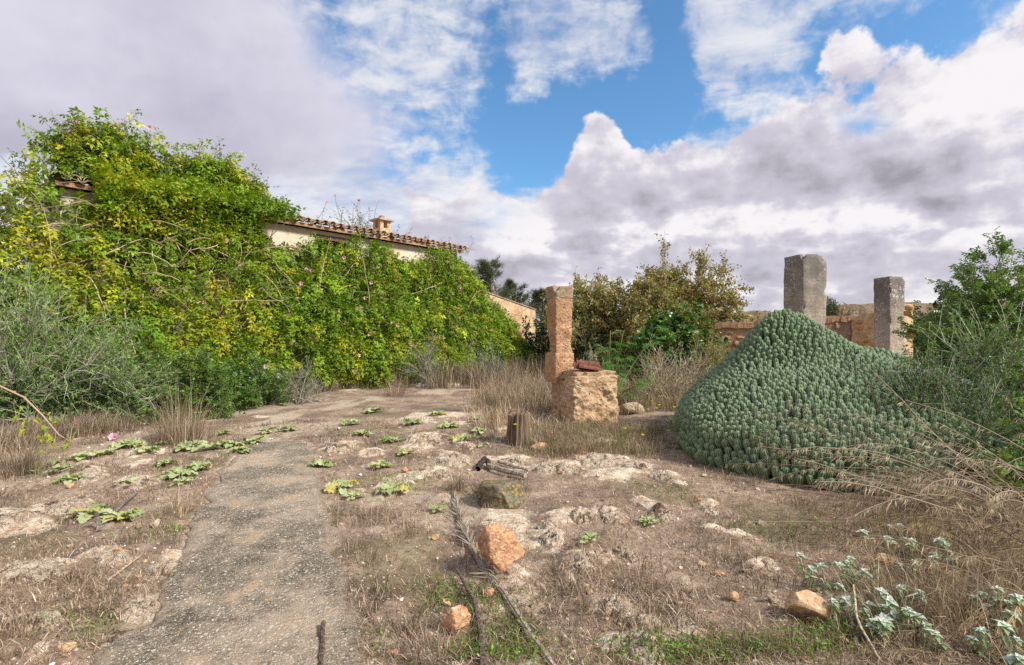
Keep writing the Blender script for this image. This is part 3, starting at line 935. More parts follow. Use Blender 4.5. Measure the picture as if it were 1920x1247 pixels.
# chimney, set back on the roof
sc_, dc_ = facade_at(716, -1.2)
zc = HE + 1.2 * RS
hs, hn = .24, .24
mb = MB(); fbox(mb, sc_ - hs, sc_ + hs, -1.2 - hn, -1.2 + hn, zc - .3, zc + .34)
chim = obj('chimney', mb, M['ochre_plaster'], house)
mb = MB()
for a in (-1, 1):
    for b in (-1, 1):
        ca, cb = sc_ + a * (hs - .085), -1.2 + b * (hn - .085)
        fbox(mb, ca - .07, ca + .07, cb - .07, cb + .07, zc + .34, zc + .62)
obj('chimney_post', mb, M['ochre_plaster'], chim)
mb = MB(); fbox(mb, sc_ - hs - .09, sc_ + hs + .09, -1.2 - hn - .09, -1.2 + hn + .09, zc + .62, zc + .68)
obj('chimney_cap', mb, M['tile'], chim)
mb = MB(); fbox(mb, sc_ - .07, sc_ + .07, -1.27, -1.13, zc + .68, zc + .83)
obj('cap_stone', mb, M['rubble'], chim)

# lean-to shed past the end of the house
shed = thing('yard_wall', 'short ochre plastered wall with sloping top past the end of the vine', 'wall', (*W(970, 620, 20)[:2], 0))
a0 = W(905, 540, 21.0); a1 = W(1004, 575, 23.9)
mb = MB()
dirv = (a1 - a0)[:2]; dirv /= np.linalg.norm(dirv); nb_ = np.array([-dirv[1], dirv[0]]) * 3.0
A, B = a0[:2], a1[:2]
nb_ = nb_ / 3.0 * .45
V = [(*A, -.3), (*B, -.3), (*B, a1[2]), (*A, a0[2]), (*(A + nb_), -.3), (*(B + nb_), -.3), (*(B + nb_), a1[2]), (*(A + nb_), a0[2])]
mb.add(V, [(0, 1, 2, 3), (1, 5, 6, 2), (5, 4, 7, 6), (4, 0, 3, 7), (3, 2, 6, 7)])
obj('plaster', mb, M['ochre_plaster'], shed)
mb = MB()
n3 = np.array([*(-nb_ * .08), 0]); n3b = np.array([*(nb_ * 1.08), 0])
T0, T1 = np.array([*A, a0[2] + .01]), np.array([*B, a1[2] + .01]); ex = np.array([*dirv, 0]) * .03
V = [T0 + n3, T1 + n3 + ex, T1 + n3b + ex, T0 + n3b]
mb.add(V + [q + [0, 0, .05] for q in V], [(3, 2, 1, 0), (4, 5, 6, 7), (0, 1, 5, 4), (1, 2, 6, 5), (2, 3, 7, 6), (3, 0, 4, 7)])
obj('coping', mb, M['old_render'], shed)

# ------------------------------------------------------------------ the flowering vine over the house
vine = thing('flowering_vine', 'huge yellow green vine with pink trumpet flowers smothering the farmhouse', 'vine', (*F(FL / 2, 1.0, 0)[:2], 0))


def sil(pts, n):
    out = []
    for px, py in pts:
        s, d = facade_at(px, n); out.append((s, CAM_H + (HY - py) / FPX * d))
    out.sort(); return np.array(out)


FRONT_TOP = sil([(-420, 400), (-200, 395), (-60, 350), (0, 318), (45, 310), (80, 335), (105, 350), (150, 352), (170, 335), (205, 330), (250, 325), (320, 330), (400, 345), (470, 372), (505, 425), (530, 452), (565, 447), (600, 432), (650, 452), (688, 424), (725, 440),
                 (765, 478), (800, 478), (825, 455), (866, 458), (888, 492), (915, 525), (943, 556), (962, 590), (972, 625), (976, 662)], 0.55)
ROOF_TOP = sil([(108, 320), (118, 255), (160, 238), (205, 232), (235, 262), (290, 285), (335, 288), (385, 305), (425, 320), (462, 338), (492, 372), (512, 398)], -0.5)
SMIN, SMAX = FRONT_TOP[0, 0], FRONT_TOP[-1, 0]


def front_top(s): return np.interp(s, FRONT_TOP[:, 0], FRONT_TOP[:, 1])


def hedge_out(s, z):
    """how far the outer face of the vine stands out from the eave line"""
    T = front_top(s); q = np.clip(z / T, 0, 1)
    base = 0.12 + 1.75 * (1 - q ** 1.35)
    lump = (fbm2(s * 1.1, z * 1.3, 3, 201) - .5) * 1.3 + (fbm2(s * 3.2, z * 3.6, 2, 205) - .5) * .55
    return base + lump * (0.35 + 0.65 * (1 - q)) * 0.95


N_FR = 26000
s = rng.uniform(SMIN, SMAX, N_FR); T = front_top(s); z = rng.uniform(0.02, 1.0, N_FR) ** 0.92 * T * (1 + rng.normal(0, .018, N_FR))
depth = rng.exponential(.26, N_FR)
n = hedge_out(s, z) - depth + rng.normal(0, .07, N_FR)
keep = (n > WN + .05) | (s < -.1) | (s > FL) | (z > HE + .3)
keep &= ~((s > -0.5) & (s < FL + .3) & (z > HE - .15) & (n < .15) & (s > 4.75))
# gaps: bare twiggy hollows where the leaves thin out
gap = fbm2(s * 1.25 + 3, z * 1.7, 4, 211)
keep &= (gap < 0.60) | (rng.random(N_FR) < 0.30)
# leave the patch of bare wall under the corner tiles free
sa, _ = facade_at(118, 0.0); sb, _ = facade_at(185, 0.0); sc1, _ = facade_at(180, 0.0)
keep &= ~((s > sa - .1) & (s < sb) & (z > 4.62 + .12 * (s - sa)) & (rng.random(N_FR) < .85))
s, z, n = s[keep], z[keep], n[keep]
Pv = F(s, n, z)
out3 = np.array([FN[0], FN[1], 0.0])
Dv = out3 * rng.uniform(.3, 1.0, (len(s), 1)) + rng.normal(0, .55, (len(s), 3)) + [0, 0, -.10]
sI = rng.uniform(SMIN, FL + .3, 7000); zI = rng.uniform(.05, .97, 7000) * np.minimum(front_top(sI), np.where(sI > 4.75, 4.5, 9.0)); nI = WN + .06 + rng.uniform(0, 1, 7000) ** 1.5 * .6
sJ = rng.uniform(sc1 - .05, facade_at(472, 0)[0], 4200); zJ = HE + rng.uniform(-.95, .55, 4200); nJ = .45 - .75 * sstep(zJ, HE - .2, HE + .6) + rng.normal(0, .16, 4200) + (fbm2(sJ * 2, zJ * 2, 3, 207) - .5) * .5
kI = ~((sI > sa - .1) & (sI < sb) & (zI > 4.5)) & (zI < HE - .2)
sI, zI, nI = np.concatenate([sI[kI], sJ]), np.concatenate([zI[kI], zJ]), np.concatenate([nI[kI], nJ])
# the mass on the roof: sprays in a long mound, loose at the top
N_RF = 6500
s2 = rng.uniform(ROOF_TOP[0, 0], ROOF_TOP[-1, 0], N_RF)
T2 = np.interp(s2, ROOF_TOP[:, 0], ROOF_TOP[:, 1])
q2 = rng.random(N_RF) ** 1.5
z2 = (HE - .05) + q2 * (T2 - HE) * (1 + (fbm2(s2 * 2.2, s2 * 0, 4, 221, .6) - .5) * 1.1)
n2_ = -0.45 + rng.normal(0, .38, N_RF) * (1.15 - q2 * .7)
n2_ += .85 * (1 - q2) * (s2 > sc1)
g2 = fbm3(np.stack([s2 * 1.8, n2_ * 1.8, z2 * 2.4], 1), 3, 223)
k2 = (rng.random(N_RF) < 1.05 - q2 * .65) & (g2 > .41) & ~((s2 < sc1) & (n2_ > -.35) & (z2 < HE + .42))
s2, z2, n2_ = s2[k2], z2[k2], n2_[k2]
Pv2 = F(s2, n2_, z2)
Dv2 = rng.normal(0, .8, (len(s2), 3)) + [0, 0, .15] + out3 * .3
P = np.vstack([Pv, Pv2, F(sI, nI, zI)]); D = np.vstack([Dv, Dv2, out3 * .6 + rng.normal(0, .6, (len(sI), 3))])
S_all = np.concatenate([s, s2, sI]); Z_all = np.concatenate([z, z2, zI])
tone = fbm2(S_all * 1.0, Z_all * 1.2, 3, 231) + rng.normal(0, .10, len(S_all)) + 0.10 * sstep(4.5 - S_all, 0, 3.0) + .08 * sstep(.8 - S_all, 0, 1.5) - .02
cA_, cB_, cC_ = np.array([.12, .21, .014]), np.array([.235, .33, .018]), np.array([.46, .41, .028])
t1 = sstep(tone, .32, .54)[:, None]; t2 = sstep(tone, .66, .82)[:, None]
colv = (cA_ * (1 - t1) + cB_ * t1) * (1 - t2) + cC_ * t2
colv *= np.exp(rng.normal(0, .18, (len(colv), 1)))
# leafy strands that hang out of the mass and give it its tufts and hollows
SP, SD, SC = [], [], []
rgs = np.random.default_rng(19)
for i in range(1050):
    if i < 760:
        s_ = rgs.uniform(SMIN + .2, SMAX - .1); zz = rgs.uniform(.12, 1.0) * front_top(s_)
        if sa - .1 < s_ < sb and zz > 4.2: continue
        if 4.75 < s_ < FL + .2 and zz > 4.6: zz = 4.55
        p = F(s_, float(hedge_out(np.array([s_]), np.array([zz]))[0]) - .08, zz)
        d = out3 * rgs.uniform(.5, 1.2) + np.array([FA[0], FA[1], 0]) * rgs.normal(0, .7) + [0, 0, rgs.uniform(-.3, .6)]
        ln, dr = rgs.uniform(.35, .95), 1.6
    else:
        s_ = rgs.uniform(ROOF_TOP[0, 0] - .1, ROOF_TOP[-1, 0] + .2); tz = np.interp(s_, ROOF_TOP[:, 0], ROOF_TOP[:, 1])
        p = F(s_, rgs.normal(-.45, .25), HE + (tz - HE) * rgs.uniform(.35, .98))
        d = np.array([FA[0], FA[1], 0]) * rgs.normal(0, .8) + out3 * rgs.normal(.1, .4) + [0, 0, rgs.uniform(.1, 1.2)]
        ln, dr = rgs.uniform(.3, .85), rgs.uniform(.2, 1.6)
    d /= np.linalg.norm(d); k = int(ln / .055); pts = [p]
    for q in range(k):
        d = d + [0, 0, -dr / k]; d = d / np.linalg.norm(d); pts.append(pts[-1] + d * ln / k)
    pts = np.array(pts[1:]); tn = vary(cA_ * .35 + cB_ * .65 if rgs.random() < .75 else cC_ * .6 + cB_ * .4, 1, .25, .06, rgs)[0]
    if rgs.random() < .25: tn = tn * .2 + cA_ * .75
    SP.append(pts); SD.append(np.tile(d * .3, (k, 1)) + rgs.normal(0, .55, (k, 3)) + [0, 0, -.45] + out3 * .3); SC.append(np.tile(tn, (k, 1)) * np.exp(rgs.normal(0, .14, (k, 1))))
P = np.vstack([P] + SP); D = np.vstack([D] + SD); colv = np.vstack([colv] + SC)
mb = MB()
scatter(mb, pinnate(2, 1.0, .24, .46), P, D, rng.uniform(.12, .27, len(P)), colv, rng.normal(0, .7, len(P)))
obj('foliage', mb, M['leaf'], vine, kind='stuff')


def shoot(mb, p, d, ln, r0, rg, droop=0.3, wob=.25, c=(.30, .23, .15), m_=7, seg=4):
    pts = [np.array(p, float)]; d = np.array(d, float); d /= np.linalg.norm(d)
    for _ in range(m_ - 1):
        d = d + rg.normal(0, wob, 3) * .5 + [0, 0, -droop / m_]
        d /= np.linalg.norm(d)
        pts.append(pts[-1] + d * ln / (m_ - 1))
    tube(mb, pts, np.linspace(r0, r0 * .4, m_), seg, c)
    return np.array(pts), d


# hanging and leaning woody stems, all over the face of the vine
mb = MB(); rg = np.random.default_rng(12)
for i in range(520):
    s_ = rg.uniform(SMIN + .5, SMAX - .3); zz = rg.uniform(.4, .98) * front_top(s_)
    if rg.random() < .5:
        s_ = rg.uniform(-2.5, 4.5); zz = rg.uniform(.45, .95) * front_top(s_)
    p = F(s_, float(hedge_out(np.array([s_]), np.array([zz]))[0]) - rg.uniform(-.08, .22), zz)
    d = np.array([FA[0], FA[1], 0]) * rg.normal(0, .9) + out3 * rg.uniform(-.05, .35) + [0, 0, rg.normal(-.35, .6)]
    cc = np.array([.36, .28, .18]) * rg.uniform(.5, 1.35)
    shoot(mb, p, d, rg.uniform(.5, 1.7), rg.uniform(.008, .017), rg, .7, .3, cc * 1.15)
for i in range(60):                                     # trunks low down in the shade
    s_ = rg.uniform(-1.5, FL); zz = rg.uniform(0, .3)
    shoot(mb, F(s_, rg.uniform(.5, 1.5), zz), [rg.normal(0, .3), rg.normal(0, .3), 1], rg.uniform(1, 2.4), rg.uniform(.01, .022), rg, -.1, .3, (.20, .15, .10))
obj('stem', mb, M['twig'], vine, kind='stuff')
# long shoots standing against the sky, each with its small leaves and buds
mb, mbl = MB(), MB()
rg = np.random.default_rng(21)
tips = [(35, 300, .8), (65, 318, .6), (110, 262, .5), (140, 245, .8), (170, 240, .7), (195, 225, .6), (215, 235, .6), (180, 250, .7), (232, 262, .6), (280, 285, .7), (300, 290, .5), (340, 290, .7), (355, 300, .6), (385, 305, .9), (400, 300, .8), (440, 330, .8), (460, 335, .8), (475, 345, .7), (500, 385, .6), (515, 392, .5), (250, 275, .6), (325, 285, .5), (150, 242, .5), (90, 330, .7), (128, 258, .6)]
for px, py, ln in tips:
    s_, d_ = facade_at(px, -.4); zz = CAM_H + (HY - py - 14) / FPX * d_
    for q in range(3):
        p = F(s_ + rg.normal(0, .12), -.4 + rg.normal(0, .2), zz - .15)
        pts, dd = shoot(mb, p, [FA[0] * rg.normal(.2, .5), FA[1] * rg.normal(0.2, .5), rg.uniform(.7, 1.3)], ln * rg.uniform(.45, .95), .006, rg, .25, .35, (.16, .12, .09))
        k = rg.integers(4, 14)
        u = rg.uniform(0, 1, k); idx = np.minimum((u * (len(pts) - 1)).astype(int), len(pts) - 2)
        pos_ = pts[idx] + (pts[idx + 1] - pts[idx]) * rg.random((k, 1))
        scatter(mbl, pinnate(2, 1.0, .22, .42), pos_, rg.normal(0, 1, (k, 3)) + [0, 0, -.2], rg.uniform(.07, .17, k), vary((.12, .15, .025), k, .3, .15, rg), rg.normal(0, .8, k))
# thin bare shoots growing over the eave on the right part of the house
for px, py, ln in [(575, 410, .5), (588, 415, .35), (640, 415, .9), (655, 415, .8), (668, 418, 1.0), (676, 418, 1.15), (682, 420, 1.0), (690, 425, .8), (662, 418, .7), (700, 425, .6), (745, 440, .6), (760, 445, .6), (790, 448, .5), (800, 450, .45), (820, 455, .5), (835, 455, .6), (850, 460, .6), (862, 464, .55), (600, 412, .5), (672, 420, .8), (730, 438, .45), (868, 466, .7)]:
    s_, d_ = facade_at(px, -.2); zz = CAM_H + (HY - py) / FPX * d_
    for q in range(2 if px < 600 else 4):
        pts, dd = shoot(mb, F(s_ + rg.normal(0, .1), -.2 + rg.normal(0, .15), zz - .1), [FA[0] * rg.normal(0, .5), FA[1] * rg.normal(0, .5), 1.0], ln * rg.uniform(.5, 1.15), .007, rg, .2, .4, (.15, .125, .10))
        k = rg.integers(2, 9); idx = rg.integers(1, len(pts), k)
        scatter(mbl, pinnate(1, 1.0, .25, .42), pts[idx], rg.normal(0, 1, (k, 3)), rg.uniform(.06, .14, k), vary((.11, .115, .05), k, .3, .15, rg))
MB_SHOOT, MB_SHOOTL = mb, mbl


def flower_mesh(name, c_out, c_in, petals=5):
    m_ = MB(); V = [(0, 0, 0)]; C = [c_in]; Fc = []
    for k in range(petals * 2):
        a = k * math.pi / petals
        rr = 0.055 if k % 2 == 0 else 0.040
        V += [(math.cos(a) * .016, -0.0, math.sin(a) * .016), (math.cos(a) * rr, .022 if k % 2 == 0 else .03, math.sin(a) * rr)]
        C += [c_in, c_out]
    V[0] = (0, -.05, 0)
    m = petals * 2
    for k in range(m):
        a, b = 1 + 2 * k, 1 + 2 * ((k + 1) % m)
        Fc += [(0, b, a), (a, b, b + 1, a + 1)]
    m_.add(V, Fc, np.array(C)); me = m_.mesh(name); me.materials.append(M['petal'])
    return me


pink = flower_mesh('flower', (.86, .56, .72), (.72, .30, .45))
FLW = [(120, 355), (132, 352), (128, 358), (270, 395), (425, 445), (520, 452), (528, 455), (548, 458), (590, 475), (552, 458), (560, 460), (575, 498), (584, 500), (677, 478), (645, 477), (612, 372), (623, 452), (696, 523), (565, 525), (376, 560), (383, 561), (410, 580), (578, 500), (685, 552), (540, 580),
       (550, 632), (545, 637), (512, 655), (518, 656), (498, 681), (478, 687), (634, 576), (680, 570), (672, 572), (735, 598), (745, 602), (770, 577), (808, 500), (818, 503), (865, 535), (862, 530), (924, 532), (905, 520), (895, 575), (922, 613), (955, 635), (953, 636), (815, 628), (772, 640), (693, 620), (695, 621), (742, 618), (905, 660), (610, 680), (648, 600), (672, 660), (850, 545), (784, 545), (665, 690), (720, 672), (760, 660), (598, 575),
       (145, 222), (164, 220), (230, 226), (218, 230), (237, 288), (200, 300), (182, 262), (344, 310), (471, 335), (280, 232), (690, 420), (684, 430), (708, 372), (672, 368), (628, 360), (845, 460), (858, 458)]
rg = np.random.default_rng(31)
cam_p = np.array([0, 0, CAM_H])
for px, py in FLW:
    nn = .4
    for _ in range(6):
        s_, d_ = facade_at(px, nn); zz = CAM_H + (HY - py) / FPX * d_
        if zz > front_top(s_) - .1: nn = -.35; break
        nn = float(hedge_out(np.array([s_]), np.array([zz]))[0]) + .10
    s_, d_ = facade_at(px, nn); p = F(s_, nn, CAM_H + (HY - py) / FPX * d_)
    if nn < 0:
        b0 = p + np.array([rg.normal(0, .12), rg.normal(0, .1), -rg.uniform(.45, .8)]); tube(MB_SHOOT, [b0, (b0 + p) / 2 + rg.normal(0, .04, 3), p], [.007, .006, .004], 4, (.16, .12, .09))
    v = Vector(cam_p - p).normalized() + Vector(rg.normal(0, .45, 3)) + Vector((0, 0, .3))
    inst('flower', pink, vine, p, v.to_track_quat('Y', 'Z'), rg.uniform(.8, 1.35))

# more leafy shoots along the whole top of the mass on the roof
for i in range(120):
    s_ = rg.uniform(ROOF_TOP[0, 0], ROOF_TOP[-1, 0] + .3); tz = np.interp(s_, ROOF_TOP[:, 0], ROOF_TOP[:, 1])
    pts, dd = shoot(MB_SHOOT, F(s_, rg.normal(-.45, .25), tz - .25), [FA[0] * rg.normal(0, .7), FA[1] * rg.normal(0, .7), 1.0], rg.uniform(.35, 1.05), .006, rg, .5, .35, (.19, .15, .10))
    k = rg.integers(3, 12); idx = rg.integers(1, len(pts), k)
    scatter(MB_SHOOTL, pinnate(2, 1.0, .22, .42), pts[idx] + rg.normal(0, .03, (k, 3)), rg.normal(0, 1, (k, 3)) + [0, 0, -.4], rg.uniform(.09, .19, k), vary((.18, .21, .025), k, .3, .15, rg), rg.normal(0, .8, k))
obj('stem', MB_SHOOT, M['twig'], vine, kind='stuff')
obj('foliage', MB_SHOOTL, M['leaf'], vine, kind='stuff')
# ------------------------------------------------------------------ shrubs and trees
def env_point(rg, c, size, lump, seed, up=0.0):
    d = rg.normal(size=3); d[2] = abs(d[2]) * 1.0 - up; d /= np.linalg.norm(d)
    k = rg.uniform(.72, 1.0) * (1 + lump * (fbm3(np.array([d * 1.9 + seed]), 3, seed)[0] - .5) * 2)
    return np.asarray(c) + d * np.asarray(size) * k, d


def shrub(name, label, cat, base, size, seed, stems=40, twigs=14, twig_len=.35, leaves=8, tmpl=None, lsize=(.04, .07), col=(.06, .10, .025), mt='leaf',
          bark=(.20, .17, .13), twig_r=.004, stem_r=.012, lump=.35, lift=.0, group=None, yellow=None, low=.25, dv=.22, parts=('branch', 'foliage'), up=.0, twigs_up=.35):
    rg = np.random.default_rng(seed)
    base = np.asarray(base, float)
    t = thing(name, label, cat, base, group)
    mb = MB(); LP, LD, LT = [], [], []
    for i in range(stems):
        tip, d = env_point(rg, base + [0, 0, lift * size[2]], size, lump, seed, up)
        tip[2] = max(tip[2], base[2] + .06)
        b0 = base + [rg.normal(0, size[0] * low * .5), rg.normal(0, size[1] * low * .5), 0]
        mid = b0 + (tip - b0) * .5 + np.array([0, 0, .15 * size[2]]) + rg.normal(0, .05, 3) * size[2]
        u = np.linspace(0, 1, 6)[:, None]
        pts = b0 * (1 - u) ** 2 + 2 * mid * u * (1 - u) + tip * u ** 2
        tube(mb, pts, np.linspace(stem_r, twig_r, 6), 4, np.asarray(bark) * rg.uniform(.7, 1.3))
        for j in range(twigs):
            uu = 1 - rg.random() ** 1.4 * .75
            p = b0 * (1 - uu) ** 2 + 2 * mid * uu * (1 - uu) + tip * uu ** 2
            dd = d + rg.normal(0, .75, 3) + [0, 0, twigs_up]; dd /= np.linalg.norm(dd)
            ln = twig_len * rg.uniform(.5, 1.3)
            q = np.array([p, p + dd * ln * .5 + rg.normal(0, .04, 3) * ln, p + dd * ln + rg.normal(0, .10, 3) * ln])
            q[:, 2] = np.maximum(q[:, 2], base[2] + .03)
            tube(mb, q, [twig_r, twig_r * .8, twig_r * .45], 3, np.asarray(bark) * rg.uniform(.8, 1.5), cap=False)
            w = np.sqrt(rg.random(leaves)) if leaves else np.zeros(0)
            k0 = np.minimum((w * 2).astype(int), 1); fr = (w * 2 - k0)[:, None]
            LP.append(q[k0] * (1 - fr) + q[k0 + 1] * fr + rg.normal(0, .012, (leaves, 3))); LD.append(dd + rg.normal(0, .7, (leaves, 3)))
            LT.append(np.full(leaves, uu + rg.normal(0, .12)))
    obj(parts[0], mb, M['twig'], t, kind='stuff')
    LP, LD, LT = np.vstack(LP), np.vstack(LD), np.concatenate(LT)
    cl = vary(col, len(LP), dv, .10, rg)
    if yellow is not None:
        k = (sstep(LT, .8, 1.1) * (rg.random(len(LT)) < yellow[3]))[:, None]
        cl = cl * (1 - k) + np.array(yellow[:3]) * k
    mb = MB()
    scatter(mb, tmpl or leaf_shape(), LP, LD, rg.uniform(*lsize, len(LP)), cl, rg.normal(0, .8, len(LP)))
    obj(parts[1], mb, M[mt], t, kind='stuff')
    return t


def at_ground(px, py, z=0):
    q = G(px, py); return (q[0], q[1], gz(q[0], q[1]) + z)


def at_depth(px, d, z=None):
    x = (px - CX) / FPX * d
    return (x, d, gz(x, d) if z is None else z)


thin_leaf = diamond(1.0, .22, .05)
oval = diamond(1.0, .5, .1)
# left: the wild olive, grey twigs and narrow leaves
shrub('wild_olive', 'tall grey green wild olive with bare pale twigs left of the vine', 'bush', at_depth(20, 8.6), (1.9, 1.5, 2.75), 301, 64, 22, .55, 16, thin_leaf, (.06, .105), (.17, .26, .075), 'leaf_dull', (.42, .39, .32), .0046, .016, .25, yellow=(.25, .24, .04, .12), low=.3)
shrub('wild_olive', 'low rounded wild olive with grey shoots in front of the vine', 'bush', at_depth(205, 9.3), (1.05, .9, 1.95), 302, 40, 20, .45, 16, thin_leaf, (.055, .10), (.17, .255, .075), 'leaf_dull', (.42, .39, .32), .004, .013, .25, low=.3)
shrub('lentisk_shrub', 'dark green lentisk at the shaded foot of the vine', 'bush', at_depth(330, 10.0), (1.25, .9, 1.2), 303, 40, 18, .32, 12, pinnate(2, 1, .26, .42), (.07, .11), (.10, .18, .026), 'leaf_glossy', (.13, .10, .07), low=.6, lump=.25)
shrub('lentisk_shrub', 'dark green lentisk spreading beside the dry tuft under the vine', 'bush', at_depth(455, 11.6), (1.25, .8, 1.0), 304, 34, 16, .3, 11, pinnate(2, 1, .26, .42), (.07, .11), (.10, .18, .028), 'leaf_glossy', (.13, .10, .07), low=.7, lump=.25)
shrub('lentisk_shrub', 'dark low lentisk under the tall wild olive at the picture edge', 'bush', at_depth(60, 8.9), (1.3, .9, .95), 305, 34, 16, .3, 11, pinnate(2, 1, .26, .42), (.07, .11), (.05, .09, .022), 'leaf_glossy', (.13, .10, .07), low=.7, lump=.25)
shrub('grey_bush', 'grey green twiggy bush at the vine foot, left of the straw', 'bush', at_depth(560, 12.2), (.85, .6, .95), 306, 26, 14, .3, 7, thin_leaf, (.04, .065), (.13, .15, .08), 'leaf_dull', (.30, .27, .22), lump=.3, low=.6)
shrub('grey_bush', 'upright grey green bush against the middle of the vine', 'bush', at_depth(800, 15.2), (.7, .5, 1.7), 307, 22, 14, .35, 7, thin_leaf, (.05, .075), (.12, .15, .085), 'leaf_dull', (.30, .27, .22), lump=.3, low=.5)
shrub('grey_bush', 'blue grey bush at the right end of the vine', 'bush', at_depth(915, 16.5), (.7, .5, 1.35), 308, 22, 14, .35, 7, thin_leaf, (.05, .075), (.10, .14, .09), 'leaf_dull', (.28, .26, .22), lump=.3, low=.5)
# right: lentisk, then a spiny twiggy shrub in front of it
shrub('lentisk_shrub', 'tall glossy lentisk rising to the right of the spotted pillar', 'bush', at_depth(1925, 8.2), (1.62, 1.2, 2.95), 311, 60, 20, .42, 13, pinnate(3, 1, .2, .36), (.10, .15), (.11, .19, .034), 'leaf_glossy', (.16, .10, .08), .0045, .016, .28, yellow=(.20, .28, .03, .45), low=.5)
shrub('buckthorn_bush', 'tangled buckthorn with pale stiff twigs at the right edge', 'bush', at_depth(1875, 6.3), (1.3, 1.0, 1.9), 312, 64, 24, .5, 18, oval, (.032, .055), (.125, .195, .05), 'leaf', (.42, .40, .35), .0036, .012, .25, yellow=(.12, .2, .04, .3), low=.6, up=.1)
shrub('buckthorn_bush', 'low dark buckthorn creeping over the right flank of the spurge mound', 'bush', at_depth(1770, 5.9), (1.0, .8, 1.1), 313, 60, 22, .5, 16, oval, (.030, .050), (.085, .145, .045), 'leaf', (.33, .31, .27), .0034, .010, .3, low=.7, up=.15)
shrub('lentisk_shrub', 'lime green lentisk sprout among the dry stems at the right edge', 'bush', at_depth(1915, 4.9), (.32, .3, 1.0), 314, 9, 7, .2, 8, pinnate(3, 1, .26, .36), (.075, .105), (.17, .26, .05), 'leaf', (.14, .07, .05), .004, .009, .2, low=.4)
shrub('green_tree', 'dark green tree beyond the wall right of the spotted pillar', 'tree', at_depth(1742, 17.5), (2.0, 1.6, 3.0), 315, 34, 14, .6, 10, pinnate(2, 1, .3, .4), (.12, .2), (.045, .085, .025), 'leaf', (.15, .12, .1), .008, .03, .25, low=.3, parts=('trunk', 'crown'))
shrub('olive_bush', 'small olive bush growing on top of the wall between the pillars', 'bush', (*W(1560, 575, 19.5)[:2], 2.0), (.7, .5, 1.0), 316, 18, 12, .3, 8, thin_leaf, (.09, .14), (.09, .125, .05), 'leaf_dull', (.2, .17, .14), .006, .014, .3)
# middle: castor plant, ivy clump, scrub
shrub('grey_bush', 'pale grey bush behind the castor oil plant', 'bush', at_depth(1125, 13.0), (.55, .5, 1.3), 321, 20, 12, .3, 7, oval, (.05, .08), (.20, .22, .12), 'leaf_dull', (.36, .31, .24), lump=.3, low=.4)
shrub('scrub_bush', 'olive brown scrub bush filling the gap left of the big tree', 'bush', at_depth(1100, 19.0), (1.6, 1.2, 2.6), 322, 30, 14, .5, 9, oval, (.09, .14), (.075, .10, .03), 'leaf', (.2, .17, .13), .007, .02, .3, low=.4)
shrub('scrub_bush', 'pale yellowish scrub bush before the rubble wall', 'bush', at_depth(1330, 14.0), (1.0, .8, 1.45), 323, 28, 14, .4, 8, oval, (.05, .08), (.20, .20, .055), 'leaf', (.36, .29, .18), .005, .014, .3, low=.5)
shrub('scrub_bush', 'dark green scrub bush behind the brown pillar', 'bush', at_depth(1010, 22.0), (1.3, 1.0, 2.6), 324, 26, 14, .5, 10, oval, (.10, .16), (.06, .095, .03), 'leaf', (.2, .17, .13), .008, .02, .3, low=.4)
shrub('scrub_bush', 'straw coloured scrub bush left of the spurge mound', 'bush', at_depth(1235, 11.6), (.9, .8, 1.15), 325, 30, 14, .4, 5, thin_leaf, (.05, .09), (.20, .18, .085), 'leaf_dull', (.36, .29, .20), .0042, .010, .3, low=.6)
shrub('scrub_bush', 'dry grey scrub bush below the ivy clump', 'bush', at_depth(1270, 13.0), (1.0, .7, 1.1), 326, 34, 14, .45, 3, thin_leaf, (.05, .09), (.26, .22, .13), 'leaf_dull', (.32, .27, .22), .005, .011, .3, low=.6)


def pine(label, px, d, h, w, seed):
    b = np.array(at_depth(px, d, 0.0)); rg = np.random.default_rng(seed)
    t = thing('pine_tree', label, 'tree', b, 'pines beyond the farmhouse')
    mb = MB(); tube(mb, [b, b + [0.1, 0, h * .5], b + [-.1, 0, h * .96]], [.16, .11, .03], 6, (.17, .13, .10))
    LP, LD = [], []
    for i in range(70):
        u = rg.uniform(.15, .98); p = b + [0, 0, h * u]
        a = rg.uniform(0, 6.28); ln = w * (1.15 - u) ** .7 * rg.uniform(.6, 1.1)
        tip = p + np.array([math.cos(a) * ln, math.sin(a) * ln, ln * rg.uniform(.2, .7)])
        tube(mb, [p, (p + tip) / 2 + [0, 0, .06], tip], [.03, .02, .008], 4, (.17, .13, .10))
        k = 46; v = np.sqrt(rg.random((k, 1))) * .9 + .1
        LP.append(p + (tip - p) * v + rg.normal(0, .13, (k, 3)) * ln * .9); LD.append((tip - p) / ln + rg.normal(0, .6, (k, 3)) + [0, 0, .4])
    obj('trunk', mb, M['bark'], t)
    LP, LD = np.vstack(LP), np.vstack(LD)
    need = MBtuft()
    mb = MB(); scatter(mb, need, LP, LD, rg.uniform(.22, .42, len(LP)), vary((.085, .105, .05), len(LP), .3, .1, rg))
    obj('crown', mb, M['leaf_dull'], t, kind='stuff')


def MBtuft(n=6):
    V, Fc = [], []
    r_ = np.random.default_rng(4)
    for k in range(n):
        a = k * 6.28 / n; c, s_ = math.cos(a) * .38, math.sin(a) * .38
        i = len(V)
        V += [(c * .1 - .03 * math.sin(a), 0, s_ * .1), (c * .1 + .03 * math.sin(a), 0, s_ * .1 + .03), (c, r_.uniform(.7, 1.0), s_)]
        Fc.append((i, i + 1, i + 2))
    return np.array(V), Fc


pine('tallest dark pine standing just behind the end of the house', 920, 31, 6.1, 2.3, 401)
pine('smaller pine right of the tallest pine, above the shed roof', 962, 33, 4.9, 1.9, 402)
pine('dark pine seen just left of the brown pillar', 1018, 36, 4.6, 2.2, 403)
pine('pine touching the end of the tiled eave', 880, 30, 5.2, 1.3, 404)


